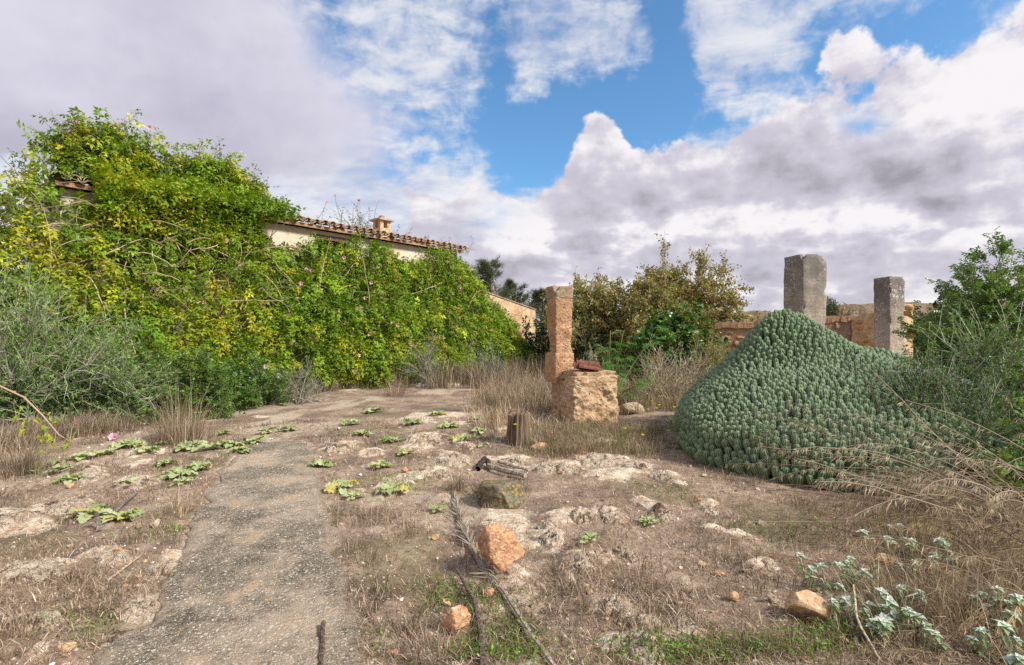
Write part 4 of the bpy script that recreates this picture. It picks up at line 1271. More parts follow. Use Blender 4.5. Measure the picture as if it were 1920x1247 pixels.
# the half bare tree in the middle distance
def limbs(mb, p, d, ln, r0, lvl, rg, out, kids, c, droop=0.0):
    pts, dd = shoot(mb, p, d, ln, r0, rg, droop, .32, np.asarray(c) * rg.uniform(.8, 1.2), 6, 5 if lvl > 1 else 3)
    out.append((lvl, pts))
    if lvl == 0: return
    for k in range(kids[lvl]):
        u = rg.uniform(.3, 1.0) if k else 1.0
        i = min(int(u * 5), 4); q = pts[i] + (pts[i + 1] - pts[i]) * (u * 5 - i)
        nd = dd + rg.normal(0, .62, 3) + [0, 0, .12]
        limbs(mb, q, nd, ln * rg.uniform(.45, .72), r0 * .5, lvl - 1, rg, out, kids, c, droop)


def bare_tree(label, px, d, seed, trunks, h0, spread, ln, leaf_n, col):
    b = np.array(at_depth(px, d, 0.0)); rg = np.random.default_rng(seed)
    t = thing('fig_tree', label, 'tree', b)
    mb = MB(); out = []
    tube(mb, [b + [0, 0, -.2], b + [.05, 0, h0 * .5], b + [-.05, 0, h0]], [.20, .16, .14], 8, (.24, .21, .18))
    b2 = b + [1.35, .1, 0]; tube(mb, [b2 + [-.5, 0, -.2], b2 + [-.2, 0, h0 * .5], b2 + [0, 0, h0]], [.18, .14, .12], 8, (.24, .21, .18))
    for i in range(trunks):
        a = 6.28 * i / trunks + rg.normal(0, .2)
        el_ = rg.uniform(.12, 1.3)
        dv = np.array([math.cos(a) * math.cos(el_) * spread, math.sin(a) * math.cos(el_) * .8, math.sin(el_) * .80])
        limbs(mb, b + [(i % 2) * 1.35, 0, 0] + [0, 0, h0 * rg.uniform(.6, 1)], dv, ln * rg.uniform(.8, 1.15), .07, 3, rg, out, {3: 6, 2: 5, 1: 4}, (.30, .27, .235), .1)
    obj('trunk', mb, M['twig'], t)
    P, D = [], []
    for lvl, pts in out:
        if lvl > 1: continue
        k = leaf_n if lvl == 0 else leaf_n * 2
        i = rg.integers(0, len(pts) - 1, k); f_ = rg.random((k, 1))
        P.append(pts[i] * (1 - f_) + pts[i + 1] * f_ + rg.normal(0, .05, (k, 3))); D.append(rg.normal(0, 1, (k, 3)) + [0, 0, -.4])
    P, D = np.vstack(P), np.vstack(D)
    kz = rg.random(len(P)) < np.interp(P[:, 2], [1.0, 3.0, 5.2], [1.0, .9, .48])
    P, D = P[kz], D[kz]
    mb = MB(); scatter(mb, oval, P, D, rg.uniform(.085, .15, len(P)), vary(col, len(P), .3, .16, rg), rg.normal(0, .9, len(P)))
    obj('crown', mb, M['leaf'], t, kind='stuff')


bare_tree('wide half bare tree with olive brown leaves in the middle distance', 1178, 20.0, 413, 42, 1.25, 1.6, 2.0, 24, (.29, .24, .085))

# clump of broad leaved ivy below it: leaves large enough to be pieces
ivy_b = np.array(at_depth(1265, 15.5))
ivy = thing('ivy_clump', 'dome of broad shiny green ivy leaves below the half bare tree', 'plant', ivy_b)
rg = np.random.default_rng(420)
ivy_t = (np.array([[0, 0, 0], [-.46, .12, .05], [-.55, .5, -.04], [-.2, .72, .04], [0, 1.1, -.12], [.2, .72, .04], [.55, .5, -.04], [.46, .12, .05], [0, .45, -.03]]), [(0, 8, 1), (1, 8, 2), (2, 8, 3), (3, 8, 4), (4, 8, 5), (5, 8, 6), (6, 8, 7), (7, 8, 0)])


def leaf_mesh(tmpl, name, col, mt):
    m_ = MB(); m_.add(tmpl[0], [tuple(f) for f in tmpl[1]], col); me = m_.mesh(name); me.materials.append(M[mt]); return me


ivy_me = [leaf_mesh(ivy_t, 'leaf', c, 'leaf_glossy') for c in ((.055, .14, .025), (.075, .18, .03), (.13, .26, .035), (.045, .11, .022))]
ISZ = np.array([1.5, 1.0, 2.15])
LP, LD = [], []
for i in range(1600):
    q, d = env_point(rg, ivy_b + [0, 0, .35], ISZ, .35, 9)
    LP.append(q + rg.normal(0, .06, 3)); LD.append(d * .6 + rg.normal(0, .6, 3) + [0, 0, -.5])
LP, LD = np.array(LP), np.array(LD)
LP[:, 2] = np.maximum(LP[:, 2], .1)
near = np.argsort(np.linalg.norm(LP - cam_p, axis=1))
fr = frames(LD, rg.normal(0, .6, len(LP)))
for i in near[:300]:
    inst('leaf', ivy_me[rg.integers(0, 4) if rg.random() < .75 else 2], ivy, LP[i], Matrix([list(q) for q in fr[i].T]), rg.uniform(.13, .21))
mb = MB(); rest = near[300:]
scatter(mb, ivy_t, LP[rest], LD[rest], rg.uniform(.12, .2, len(rest)), vary((.05, .12, .024), len(rest), .3, .1, rg), rg.normal(0, .6, len(rest)))
kk = 2200
ang = rg.normal(0, 1, (kk, 3)); ang[:, 2] = np.abs(ang[:, 2]); ang /= np.linalg.norm(ang, axis=1, keepdims=True)
Pq = ivy_b + [0, 0, .3] + ang * ISZ * rg.uniform(.85, 1.12, (kk, 1)); sel = fbm3(Pq * 1.1, 3, 77) > .46; Pq = Pq[sel]
scatter(mb, oval, Pq, rg.normal(0, 1, (len(Pq), 3)), rg.uniform(.06, .11, len(Pq)), vary((.26, .22, .07), len(Pq), .25, .12, rg))
obj('foliage', mb, M['leaf'], ivy, kind='stuff')
mb = MB()
for i in range(60):
    q, d = env_point(rg, ivy_b, ISZ, .3, 9); tube(mb, [ivy_b + rg.normal(0, .2, 3) * [1, 1, 0], (q + ivy_b) / 2 + [0, 0, .3], q], [.014, .01, .005], 4, (.28, .22, .16))
obj('branch', mb, M['twig'], ivy, kind='stuff')

# castor oil plant behind the block
cas_b = np.array(at_depth(1140, 11.2))
cas = thing('castor_plant', 'bright green castor oil plant with star shaped leaves behind the block', 'plant', cas_b)
star_v, star_f = [(0, 0, 0)], []
for k in range(9):
    a = R(-150 + k * 37.5); rr = 1.0 - .35 * abs(k - 4) / 4
    star_v += [(math.sin(a - .16) * .42 * rr, math.cos(a - .16) * .42 * rr, .04), (math.sin(a) * rr, math.cos(a) * rr, -.12), (math.sin(a + .16) * .42 * rr, math.cos(a + .16) * .42 * rr, .04)]
    j = 1 + 3 * k; star_f += [(0, j + 2, j), (j, j + 2, j + 1)]
cas_me = [leaf_mesh((np.array(star_v), star_f), 'leaf', c, 'leaf') for c in ((.08, .25, .045), (.11, .31, .05), (.26, .34, .05))]
mb = MB(); rg = np.random.default_rng(430)
for i in range(9):
    top = cas_b + [rg.normal(.12, .32), rg.normal(0, .25), rg.uniform(.95, 1.72)]
    if i > 6: top = cas_b + [rg.uniform(.5, .85), -.3, rg.uniform(.45, .7)]
    tube(mb, [cas_b + rg.normal(0, .06, 3) * [1, 1, 0], (cas_b + top) / 2 + [0, 0, .1], top], [.018, .014, .008], 5, (.22, .26, .08))
    for k in range(15):
        u = rg.uniform(.35, 1.0); q = cas_b + (top - cas_b) * u
        d = np.array([rg.normal(0, 1), rg.normal(0, 1) - .4, rg.uniform(.1, .8)]); d /= np.linalg.norm(d)
        e = q + d * rg.uniform(.14, .32)
        tube(mb, [q, (q + e) / 2 + [0, 0, .03], e], [.005, .004, .003], 3, (.25, .20, .09), cap=False)
        m3 = Matrix([list(v) for v in frames(np.array([d * .8 + [0, -.1, -.55]]), np.array([rg.normal(0, .3)]))[0].T])
        inst('leaf', cas_me[0 if rg.random() < .5 else 1 if rg.random() < .85 else 2], cas, e, m3, rg.uniform(.10, .19))
obj('stem', mb, M['twig'], cas)

# far woods along the horizon
mb = MB(); rg = np.random.default_rng(440)
k = 9000; d_ = rg.uniform(55, 190, k); x_ = rg.uniform(-1.5, 1.5, k) * d_
hh = 2.0 + 3.2 * fbm2(x_ * .08, d_ * .06, 3, 441)
P = np.stack([x_, d_, rg.random(k) ** .7 * hh], 1)
scatter(mb, oval, P, rg.normal(0, 1, (k, 3)), rg.uniform(.8, 1.9, k), vary((.07, .09, .035), k, .3, .1, rg))
woods = tag(obj('woods', mb, M['leaf_dull'], kind='stuff'), 'dark far woods along the flat horizon', 'woods')

# ------------------------------------------------------------------ pillars
def prism(mb, c, half, z0, z1, rot, seed, nz=26, nside=10, rough=.02, chips=(), taper=0.0, big=.0):
    """a weathered square shaft: a closed tube of rings on a square outline with rounded arrises, chipped and pitted"""
    out = []
    for sdx in range(4):
        for k in range(nside):
            t = -1 + 2 * k / nside
            p = [(t, -1), (1, t), (-t, 1), (-1, -t)][sdx]
            out.append(p)
    out = np.array(out, float)
    rr = np.maximum(np.abs(out[:, 0]), np.abs(out[:, 1])); e = np.minimum(np.abs(out[:, 0]), np.abs(out[:, 1]))
    out *= (1 - .035 * sstep(e, .82, 1.0))[:, None]
    zs = np.linspace(z0, z1, nz)
    V = []
    for z in zs:
        q = out * half * (1 - taper * (z - z0) / (z1 - z0))
        V.append(np.c_[q, np.full(len(q), z)])
    V = np.array(V); m = len(out)
    lo = V.reshape(-1, 3).copy()
    nrm = np.c_[out / np.linalg.norm(out, axis=1, keepdims=True), np.zeros(m)]; nrm = np.tile(nrm, (nz, 1))
    disp = (fbm3(lo * 4 + seed, 4, seed) - .5) * rough * 2 + (fbm3(lo * 15 + seed, 3, seed + 5) - .5) * rough * 1.1 - big * sstep(fbm3(lo * 2.1 + seed, 3, seed + 9), .52, .68)
    lo += nrm * disp[:, None]
    for (cx, cy, cz, r_) in chips:
        dd = np.linalg.norm((lo - [cx * half, cy * half, cz]), axis=1)
        lo[:, :2] *= (1 - .22 * sstep(r_ - dd, 0, r_))[:, None]
        lo[:, 2] -= sstep(r_ - dd, 0, r_) * .10
    i = np.arange(nz - 1)[:, None] * m; j = np.arange(m)[None]; k = (j + 1) % m
    f = np.stack([i + j, i + k, i + m + k, i + m + j], -1).reshape(-1, 4)
    # cap: a shallow weathered dome
    topr = lo[-m:]; ctr = topr.mean(0)
    ring = ctr + (topr - ctr) * .55 + [0, 0, .02] + np.c_[np.zeros((m, 2)), (fbm2(topr[:, 0] * 9, topr[:, 1] * 9, 2, seed) - .5) * .05]
    allv = np.vstack([lo, ring, ctr + [0, 0, .025]])
    b = (nz - 1) * m; jj = np.arange(m); kk = (jj + 1) % m
    f = np.vstack([f, np.stack([b + jj, b + kk, nz * m + kk, nz * m + jj], -1)])
    f3 = np.stack([nz * m + jj, nz * m + kk, np.full(m, nz * m + m)], -1)
    allv = rotz(allv, rot) + np.asarray(c)
    st = mb.n
    mb.add(allv, f); mb.f3.append(f3 + st)


# two square gate pillars beyond the spurge mound
p1c = np.array([*W(1509, 620, 8.25)[:2], 0])
gp = thing('gate_pillar', 'broad grey square pillar rising behind the spurge mound, chipped at its top corner', 'pillar', p1c, 'square stone pillars')
mb = MB(); prism(mb, p1c, .218, -.1, 2.86, R(10), 51, 60, 20, .015, chips=((.75, -.9, 2.86, .12), (.3, 1, 2.86, .25), (1.0, .2, 2.84, .07), (1, -1, 2.3, .07), (-1, -1, 2.05, .06), (1, -1, 1.75, .05), (-1, -1, 2.86, .08), (1, 1, 2.5, .1), (1, 1, 2.1, .07)))
obj('shaft', mb, M['gate_stone'], gp, smooth=True)
p2c = np.array([*W(1667, 620, 11.6)[:2], 0])
gp2 = thing('gate_pillar', 'slimmer square pillar with white lichen spots, right of the broad one', 'pillar', p2c, 'square stone pillars')
mb = MB(); prism(mb, p2c, .205, -.1, 2.88, R(10), 57, 60, 20, .015, chips=((1, -1, 2.88, .07), (-1, -1, 2.6, .06), (1, -1, 2.1, .06), (-1, -1, 1.9, .06), (.4, -1, 1.75, .06)))
obj('shaft', mb, M['gate_stone_spotted'], gp2, smooth=True)

# brown pillar on a plinth, standing on the broken masonry block
bc = np.array([*W(1049, 620, 9.7)[:2], 0])
bp = thing('brown_pillar', 'eroded orange brown sandstone pillar with a lichen covered cap', 'pillar', bc)
zb = CAM_H + (HY - 684) / FPX * 9.7
zt = CAM_H + (HY - 531) / FPX * 9.7
zc1 = zt - .20; zm = CAM_H + (HY - 656) / FPX * 9.7
mb = MB(); prism(mb, bc, .178, zm, zc1, R(24), 61, 60, 18, .026, big=.045)
obj('shaft', mb, M['pillar_stone'], bp, smooth=True)
mb = MB(); prism(mb, bc, .19, zc1 - .015, zt, R(24), 63, 10, 14, .022, chips=((-1, -1, zt, .12), (1, .6, zt, .1)))
obj('cap', mb, M['pillar_cap'], bp, smooth=True)
mb = MB(); prism(mb, bc, .205, zb - .25, zm + .01, R(24), 65, 14, 14, .028, big=.03)
obj('plinth', mb, M['pillar_stone'], bp, smooth=True, label='wider pitted plinth with grey mortar at its left side')
# the block
blc = np.array([*W(1098, 620, 9.45)[:2], 0])
blk = thing('masonry_block', 'broken ochre masonry block with a lichened top slab under the brown pillar', 'ruin', blc)
mb = MB()
prism(mb, blc + [0, .12, 0], .50, -.15, zb - .10, R(20), 71, 46, 26, .085, big=.13, taper=.08)
obj('masonry', mb, M['block_stone'], blk, smooth=True)
mb = MB()
prism(mb, blc + [-.03, .10, 0], .475, zb - .16, zb - .03, R(21), 75, 8, 26, .06, big=.09)
obj('top_slab', mb, M['block_top'], blk, smooth=True)
# clay roof tiles tipped on top of the block
tl = thing('broken_roof_tiles', 'dark red broken clay roof tiles lying on top of the masonry block', 'tiles', (*W(1090, 620, 9.3)[:2], zb))
tl_o = ORG[tl.name]
red_me = tile_mesh('roof_tile', .10, .085, .42, 1); red_me.materials.clear(); red_me.materials.append(M['red_tile'])
for k, (dx, dy, dz, rz_, rx_, ry_) in enumerate([(-.04, -.03, .03, -100, 4, 5), (.04, -.14, -.01, -82, 6, -12), (.06, .08, .01, -112, 8, 14), (.02, -.02, .055, -90, 10, 12)]):
    inst('roof_tile', red_me, tl, tl_o + [dx - .12, dy, dz + .05], Matrix.Rotation(R(rz_), 3, 'Z') @ Matrix.Rotation(R(rx_ - 14), 3, 'X') @ Matrix.Rotation(R(ry_), 3, 'Y'), 1.0)

# ------------------------------------------------------------------ stone walls
wl = thing('parapet_wall', 'long rendered parapet wall behind the two square pillars', 'wall', (*W(1560, 620, 19.5)[:2], 0))
mb = MB()
tops = [(1340, 592), (1378, 586), (1400, 579), (1470, 576), (1540, 570), (1600, 563), (1660, 562), (1760, 560), (1900, 556)]
xs = []
for px, py in tops: xs.append(W(px, py, 19.5))
xs = np.array(xs); n_ = 90
ux = np.linspace(xs[0, 0], xs[-1, 0], n_); uz = np.interp(ux, xs[:, 0], xs[:, 2]) + (fbm2(ux * 3, ux * 0, 4, 81) - .5) * .16
V = []; NR = 12
for k in range(NR): V.append(np.stack([ux, 19.5 + (fbm2(ux * 2, ux * 0 + k * .6, 3, 83) - .5) * .10, -.2 + (uz + .2) * k / (NR - 1)], 1))
V.append(np.stack([ux, np.full(n_, 19.95), uz + .01], 1)); V.append(np.stack([ux, np.full(n_, 19.97), ux * 0 - .2], 1))
ii = (np.arange(NR + 1)[:, None] * n_ + np.arange(n_ - 1)[None]).ravel()
mb.add(np.vstack(V), np.stack([ii, ii + 1, ii + n_ + 1, ii + n_], 1))
obj('render_coat', mb, M['old_render'], wl, smooth=False)


def rubble_wall(t, a, b, za, zb_, thick, mt_stone, mt_core, seed, stone=.30, z0=-.1, cover=1.0, coping=True):
    """a mortared rubble wall between two ground points with a sloping top; every stone in its face is a piece"""
    rg = np.random.default_rng(seed)
    a, b = np.asarray(a, float), np.asarray(b, float)
    L = np.linalg.norm(b - a); d = (b - a) / L; nrm = np.array([d[1], -d[0]])
    mb = MB(); n_ = 24; u = np.linspace(0, 1, n_); top = za + (zb_ - za) * u + (fbm2(u * 8, u * 0, 3, seed) - .5) * .14
    rows = []
    for zz, off in ((np.full(n_, z0), 0), (top, 0), (top + .02, -thick), (np.full(n_, z0), -thick)):
        rows.append(np.c_[a[None] + d * (u * L)[:, None] + nrm * off, zz])
    ii = (np.arange(3)[:, None] * n_ + np.arange(n_ - 1)[None]).ravel()
    mb.add(np.vstack(rows), np.stack([ii, ii + 1, ii + n_ + 1, ii + n_], 1))
    mb.add([rows[0][0], rows[1][0], rows[2][0], rows[3][0], rows[0][-1], rows[1][-1], rows[2][-1], rows[3][-1]], [(3, 2, 1, 0), (4, 5, 6, 7)])
    obj('core', mb, M[mt_core], t)
    mes = []
    for k in range(7):
        v, f = rock_verts((.5, .5, .5), seed * 10 + k, 2, 8, .14, (.55, .85)); m_ = MB(); m_.add(v, f); me = m_.mesh('stone', smooth=False); me.materials.append(M[mt_stone]); mes.append(me)
    z = z0 + .45; row = 0
    while z < max(za, zb_):
        hrow = stone * rg.uniform(.55, .9); x = rg.uniform(-.1, .1)
        while x < L:
            w = stone * rg.uniform(.5, 1.9)
            if z + hrow * .5 < za + (zb_ - za) * (x / L) - .03 and rg.random() < cover and z > .5:
                p = a + d * (x + w / 2) + nrm * rg.uniform(-.055, .005)
                rot = Matrix(((d[0], -nrm[0], 0), (d[1], -nrm[1], 0), (0, 0, 1))) @ Matrix.Rotation(rg.normal(0, .12), 3, 'Y') @ Matrix.Rotation(rg.normal(0, .2), 3, 'Z')
                inst('stone', mes[rg.integers(0, 7)], t, (*p, z + hrow / 2), rot, (w * .98, rg.uniform(.10, .17), hrow * 1.02))
            x += w * .97
        z += hrow * .93
    if coping:
        mb = MB(); rows = []
        for zz, off in ((top - .13, .05), (top + .035, .045), (top + .05, -thick - .04), (top - .1, -thick - .04)):
            rows.append(np.c_[a[None] + d * (u * L)[:, None] + nrm * off + rg.normal(0, .01, (n_, 2)), zz])
        ii = (np.arange(3)[:, None] * n_ + np.arange(n_ - 1)[None]).ravel()
        mb.add(np.vstack(rows), np.stack([ii, ii + 1, ii + n_ + 1, ii + n_], 1)); mb.add([q[0] for q in rows] + [q[-1] for q in rows], [(3, 2, 1, 0), (4, 5, 6, 7)])
        obj('coping', mb, M['mortar'], t)


w1 = thing('rubble_wall', 'reddish rubble wall seen left of the broad grey pillar', 'wall', (*W(1420, 620, 16)[:2], 0))
rubble_wall(w1, W(1340, 620, 16.4)[:2], W(1515, 620, 15.6)[:2], W(1340, 601, 16.4)[2], W(1515, 594, 15.6)[2], .45, 'rubble', 'mortar', 31, .30)
w2 = thing('rubble_wall', 'low brown rubble wall seen between the two square pillars', 'wall', (*W(1570, 620, 15.6)[:2], 0))
rubble_wall(w2, W(1517, 620, 15.6)[:2], W(1597, 620, 15.4)[:2], W(1517, 590, 15.6)[2], W(1597, 588, 15.4)[2], .45, 'rubble', 'old_render', 32, .30, cover=.5)
w3 = thing('rubble_wall', 'sunlit orange rubble wall end rising behind the spotted pillar', 'wall', (*W(1640, 620, 14.8)[:2], 0))
rubble_wall(w3, W(1598, 620, 15.3)[:2], W(1692, 620, 13.9)[:2], W(1598, 588, 15.3)[2], W(1692, 564, 13.9)[2], .4, 'rubble_sunlit', 'ochre_plaster', 33, .26, cover=.85, coping=False)

# ------------------------------------------------------------------ the cushion of spurge
MP = [G(*q) for q in [(1262, 800), (1270, 840), (1310, 865), (1400, 890), (1530, 912), (1640, 922), (1760, 926)]]
MP = [tuple(q) for q in MP] + [(5.2, 5.15), (6.6, 5.9), (7.3, 7.2), (7.0, 8.6), (5.9, 9.6), (4.4, 10.1), (3.3, 9.9)]
PEAK = np.array([4.02, 7.85])


def mound_z(x, y):
    s = poly_sd(x, y, MP); dp = line_d(x, y, [PEAK, (4.7, 7.9), (5.6, 7.8)])
    q = np.clip(s, 0, None) / (np.clip(s, 0, None) + dp + 1e-6)
    right = sstep(x, 4.3, 6.6)
    z = .16 * sstep(s, 0, .16) + (1.36 - .16 * right) * (.95 * q ** .58 + .05 * q ** 2.5)
    z = z + .10 * (fbm2(x * 1.3, y * 1.3, 2, 501) - .5) * sstep(s, 0, .5)
    z = z + .34 * np.exp(-(((x - 4.08) / .70) ** 2 + ((y - 7.85) / .60) ** 2) ** 1.0) + .07 * np.sin(x * 3.1 + y * 1.7) * sstep(s, .2, .8) * sstep(1.4 - dp, 0, 1)
    return np.where(s > 0, z, -.05)


def stem_mesh(name, ribs, rings, seed):
    r_ = np.random.default_rng(seed)
    seg = ribs * 2; ln = 1.0
    prof = [(0, .92), (.40, .98), (.72, 1.03), (.86, .97), (.945, .74), (.985, .40)] if rings > 5 else [(0, .95), (.75, 1.03), (.92, .85), (.98, .45)]
    V, C = [], []
    for z, r in prof:
        for k in range(seg):
            a = k * 2 * math.pi / seg
            rr = r * (1.0 if k % 2 == 0 else .80) * .5
            V.append((math.cos(a) * rr, math.sin(a) * rr, z))
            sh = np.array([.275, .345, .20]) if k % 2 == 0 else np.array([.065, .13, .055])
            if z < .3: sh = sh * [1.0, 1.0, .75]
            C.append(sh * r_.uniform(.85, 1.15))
    V.append((0, 0, 1.0)); C.append(np.array([.20, .27, .18]))
    n_ = len(prof); Fq = []
    for i in range(n_ - 1):
        for k in range(seg):
            Fq.append((i * seg + k, i * seg + (k + 1) % seg, (i + 1) * seg + (k + 1) % seg, (i + 1) * seg + k))
    for k in range(seg): Fq.append(((n_ - 1) * seg + k, (n_ - 1) * seg + (k + 1) % seg, len(V) - 1))
    # pale spines in pairs down each ridge
    if rings > 5:
        for k in range(0, seg, 2):
            a = k * 2 * math.pi / seg
            for z in (.60, .72, .83, .92):
                r = np.interp(z, [p[0] for p in prof], [p[1] for p in prof]) * .5
                o = np.array([math.cos(a) * r, math.sin(a) * r, z]); tn = np.array([-math.sin(a), math.cos(a), 0]); rd = np.array([math.cos(a), math.sin(a), 0])
                for sg in (-1, 1):
                    i = len(V); V += [o - [0, 0, .018], o + [0, 0, .018], o + rd * .10 + tn * sg * .10 + [0, 0, .03]]; C += [np.array([.52, .50, .42])] * 3; Fq.append((i, i + 1, i + 2))
    m_ = MB(); m_.add(V, Fq, np.array(C)); return m_


mx, my = np.array([p[0] for p in MP]), np.array([p[1] for p in MP])
rg = np.random.default_rng(505)
cand = np.c_[rg.uniform(mx.min(), mx.max(), 120000), rg.uniform(my.min(), my.max(), 120000)]
cand = cand[poly_sd(cand[:, 0], cand[:, 1], MP) > .02]
cz = mound_z(cand[:, 0], cand[:, 1])
P3 = np.c_[cand, cz]
far_in = np.hypot(P3[:, 0] - p1c[0], P3[:, 1] - p1c[1]) > .30
P3 = P3[far_in]
SPC = .066
grid, keepi = {}, []
for i, (x, y, z) in enumerate(P3):
    k = (int(x // SPC), int(y // SPC), int(z // SPC)); ok = True
    for a in (-1, 0, 1):
        for b in (-1, 0, 1):
            for c in (-1, 0, 1):
                for (qx, qy, qz) in grid.get((k[0] + a, k[1] + b, k[2] + c), ()):
                    if (qx - x) ** 2 + (qy - y) ** 2 + (qz - z) ** 2 < SPC * SPC: ok = False; break
                if not ok: break
            if not ok: break
        if not ok: break
    if ok: grid.setdefault(k, []).append((x, y, z)); keepi.append(i)
P3 = P3[keepi]
e = .03
gxn = (mound_z(P3[:, 0] + e, P3[:, 1]) - mound_z(P3[:, 0] - e, P3[:, 1])) / (2 * e)
gyn = (mound_z(P3[:, 0], P3[:, 1] + e) - mound_z(P3[:, 0], P3[:, 1] - e)) / (2 * e)
Nn = np.c_[-gxn, -gyn, np.ones(len(P3))]; Nn /= np.linalg.norm(Nn, axis=1, keepdims=True)
Dn = Nn * .50 + np.array([0, 0, .70]) + rg.normal(0, .10, Nn.shape); Dn /= np.linalg.norm(Dn, axis=1, keepdims=True)
toc = cam_p - P3; dist = np.linalg.norm(toc, axis=1); facing = np.einsum('ij,ij->i', Nn, toc / dist[:, None])
print('spurge stems', len(P3))
mound = thing('spurge_mound', 'great cushion of ribbed cactus like spurge in front of the square pillars', 'succulent', (*PEAK, 0))
near_me = []
for k in range(6):
    m_ = stem_mesh('stem', 8, 6, k); me = m_.mesh('stem', smooth=False); me.materials.append(M['cactus']); near_me.append(me)
order = np.argsort(dist + (facing < .12) * 50 + (P3[:, 0] > 4.6) * 3)
diam = rg.uniform(.060, .084, len(P3)); lng = rg.uniform(.25, .35, len(P3)) * np.where(P3[:, 2] < .3, .75, 1.0)
picked = set(order[:300].tolist())
for i in order[:300]:
    q = Vector(Dn[i]).to_track_quat('Z', 'Y') @ Quaternion((0, 0, 1), rg.uniform(0, 6))
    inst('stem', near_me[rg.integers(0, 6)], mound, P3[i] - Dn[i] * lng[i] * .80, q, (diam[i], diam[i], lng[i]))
mb = MB()
rest = np.array([i for i in range(len(P3)) if i not in picked])
for grp, ribs, rings in ((rest[dist[rest] < 6.6], 8, 6), (rest[dist[rest] >= 6.6], 7, 4)):
    for k in range(5):
        sel = grp[k::5]
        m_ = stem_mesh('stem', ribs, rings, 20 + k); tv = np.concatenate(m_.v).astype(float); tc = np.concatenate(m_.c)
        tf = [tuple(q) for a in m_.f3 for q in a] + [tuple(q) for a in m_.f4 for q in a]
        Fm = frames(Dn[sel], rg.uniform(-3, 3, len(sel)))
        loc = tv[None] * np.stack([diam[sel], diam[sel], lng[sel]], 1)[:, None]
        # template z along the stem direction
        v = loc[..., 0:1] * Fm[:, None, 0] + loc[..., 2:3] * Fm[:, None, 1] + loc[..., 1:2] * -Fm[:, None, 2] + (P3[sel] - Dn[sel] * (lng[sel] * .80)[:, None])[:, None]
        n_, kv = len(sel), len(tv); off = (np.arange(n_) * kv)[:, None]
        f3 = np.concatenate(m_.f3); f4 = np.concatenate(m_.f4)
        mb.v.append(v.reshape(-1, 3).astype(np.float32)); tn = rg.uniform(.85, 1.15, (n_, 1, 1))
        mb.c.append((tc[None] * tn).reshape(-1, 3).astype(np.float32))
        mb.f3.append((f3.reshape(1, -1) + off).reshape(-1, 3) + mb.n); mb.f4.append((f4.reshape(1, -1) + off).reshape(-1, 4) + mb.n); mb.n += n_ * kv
obj('stem', mb, M['cactus'], mound, kind='stuff')
# ------------------------------------------------------------------ stump, stones, dead wood
def stone(name, label, px, py_base, wpx, hpx, seed, mt, depth_k=.8, sub=4, turn=0.0, group=None, cat='stone', planes=10, rough=.16, sink=.25, tilt=0.0):
    g = G(px, py_base); d = g[1]
    hx, hz = wpx / FPX * d / 2, hpx / FPX * d / 2
    c = np.array([g[0], d + hx * depth_k * .6, gz(g[0], d) + hz * (1 - sink)])
    v, f = rock_verts((hx, hx * depth_k, hz), seed, sub, planes, rough)
    if tilt: cc, ss_ = math.cos(tilt), math.sin(tilt); v = np.c_[v[:, 0] * cc - v[:, 2] * ss_, v[:, 1], v[:, 0] * ss_ + v[:, 2] * cc]
    mb = MB(); mb.add(rotz(v, turn) + c, f)
    o = obj(name, mb, M[mt], smooth=sub > 3, loc=c)
    return tag(o, label, cat, group)


stone('orange_stone', 'large orange block of sandstone lying on the palm frond', 940, 1074, 94, 92, 611, 'orange_stone', .75, 5, .2, planes=16, rough=.17, sink=.12)
stone('orange_stone', 'smaller pinkish orange stone beside the green weeds at the dark stick', 856, 1178, 62, 56, 606, 'orange_stone', .8, 5, .4, planes=18, rough=.22, sink=.12, tilt=.15)
stone('lichen_stone', 'dark boulder crusted with orange lichen', 930, 946, 118, 60, 603, 'lichen_stone', .9, 5, .2, planes=14, rough=.2, sink=.5)
stone('tan_stone', 'smooth elongated tan stone beside the silver leaved plants', 1520, 1160, 90, 56, 604, 'tan_stone', .6, 5, -.3, planes=5, rough=.07, sink=.15, tilt=-.28)
stone('tan_stone', 'flat cut stone lying at the foot of the stump', 1012, 838, 38, 16, 605, 'tan_stone', .6, 3, 0, sink=.1)
stone('pale_stone', 'rounded pale stone in the dry grass right of the path top', 640, 840, 32, 18, 606, 'limestone', .8, 4, 0)
stone('tan_stone', 'small peach stone lying left of the smooth tan stone', 1378, 1116, 24, 20, 607, 'tan_stone', .8, 3, 0)
stone('red_stone', 'small brick red chip in the brown litter', 1351, 1070, 22, 10, 608, 'orange_stone', .6, 3, 0)
stone('pale_stone', 'narrow whitish stone left of the smooth tan stone', 1452, 1122, 34, 16, 609, 'limestone', .35, 3, 0, tilt=-.6)
stone('tan_stone', 'small tan pebble near the bottom edge of the picture', 1441, 1222, 18, 14, 610, 'tan_stone', .8, 3, 0)
stone('pale_stone', 'pinkish slab half buried among the silver leaved plants', 1668, 1054, 42, 22, 611, 'tan_stone', .7, 3, 0)
stone('pale_stone', 'pale knob of stone below the mullein left of the path', 290, 985, 22, 18, 612, 'limestone', .8, 3, .3)
stone('pale_stone', 'pale flat stone at the lower left corner', 118, 1222, 34, 16, 613, 'tan_stone', .7, 3, .3)
stone('pale_stone', 'pale stone slab lying right of the masonry block', 1186, 768, 56, 26, 614, 'limestone', .6, 4, .3, planes=14, tilt=-.2)
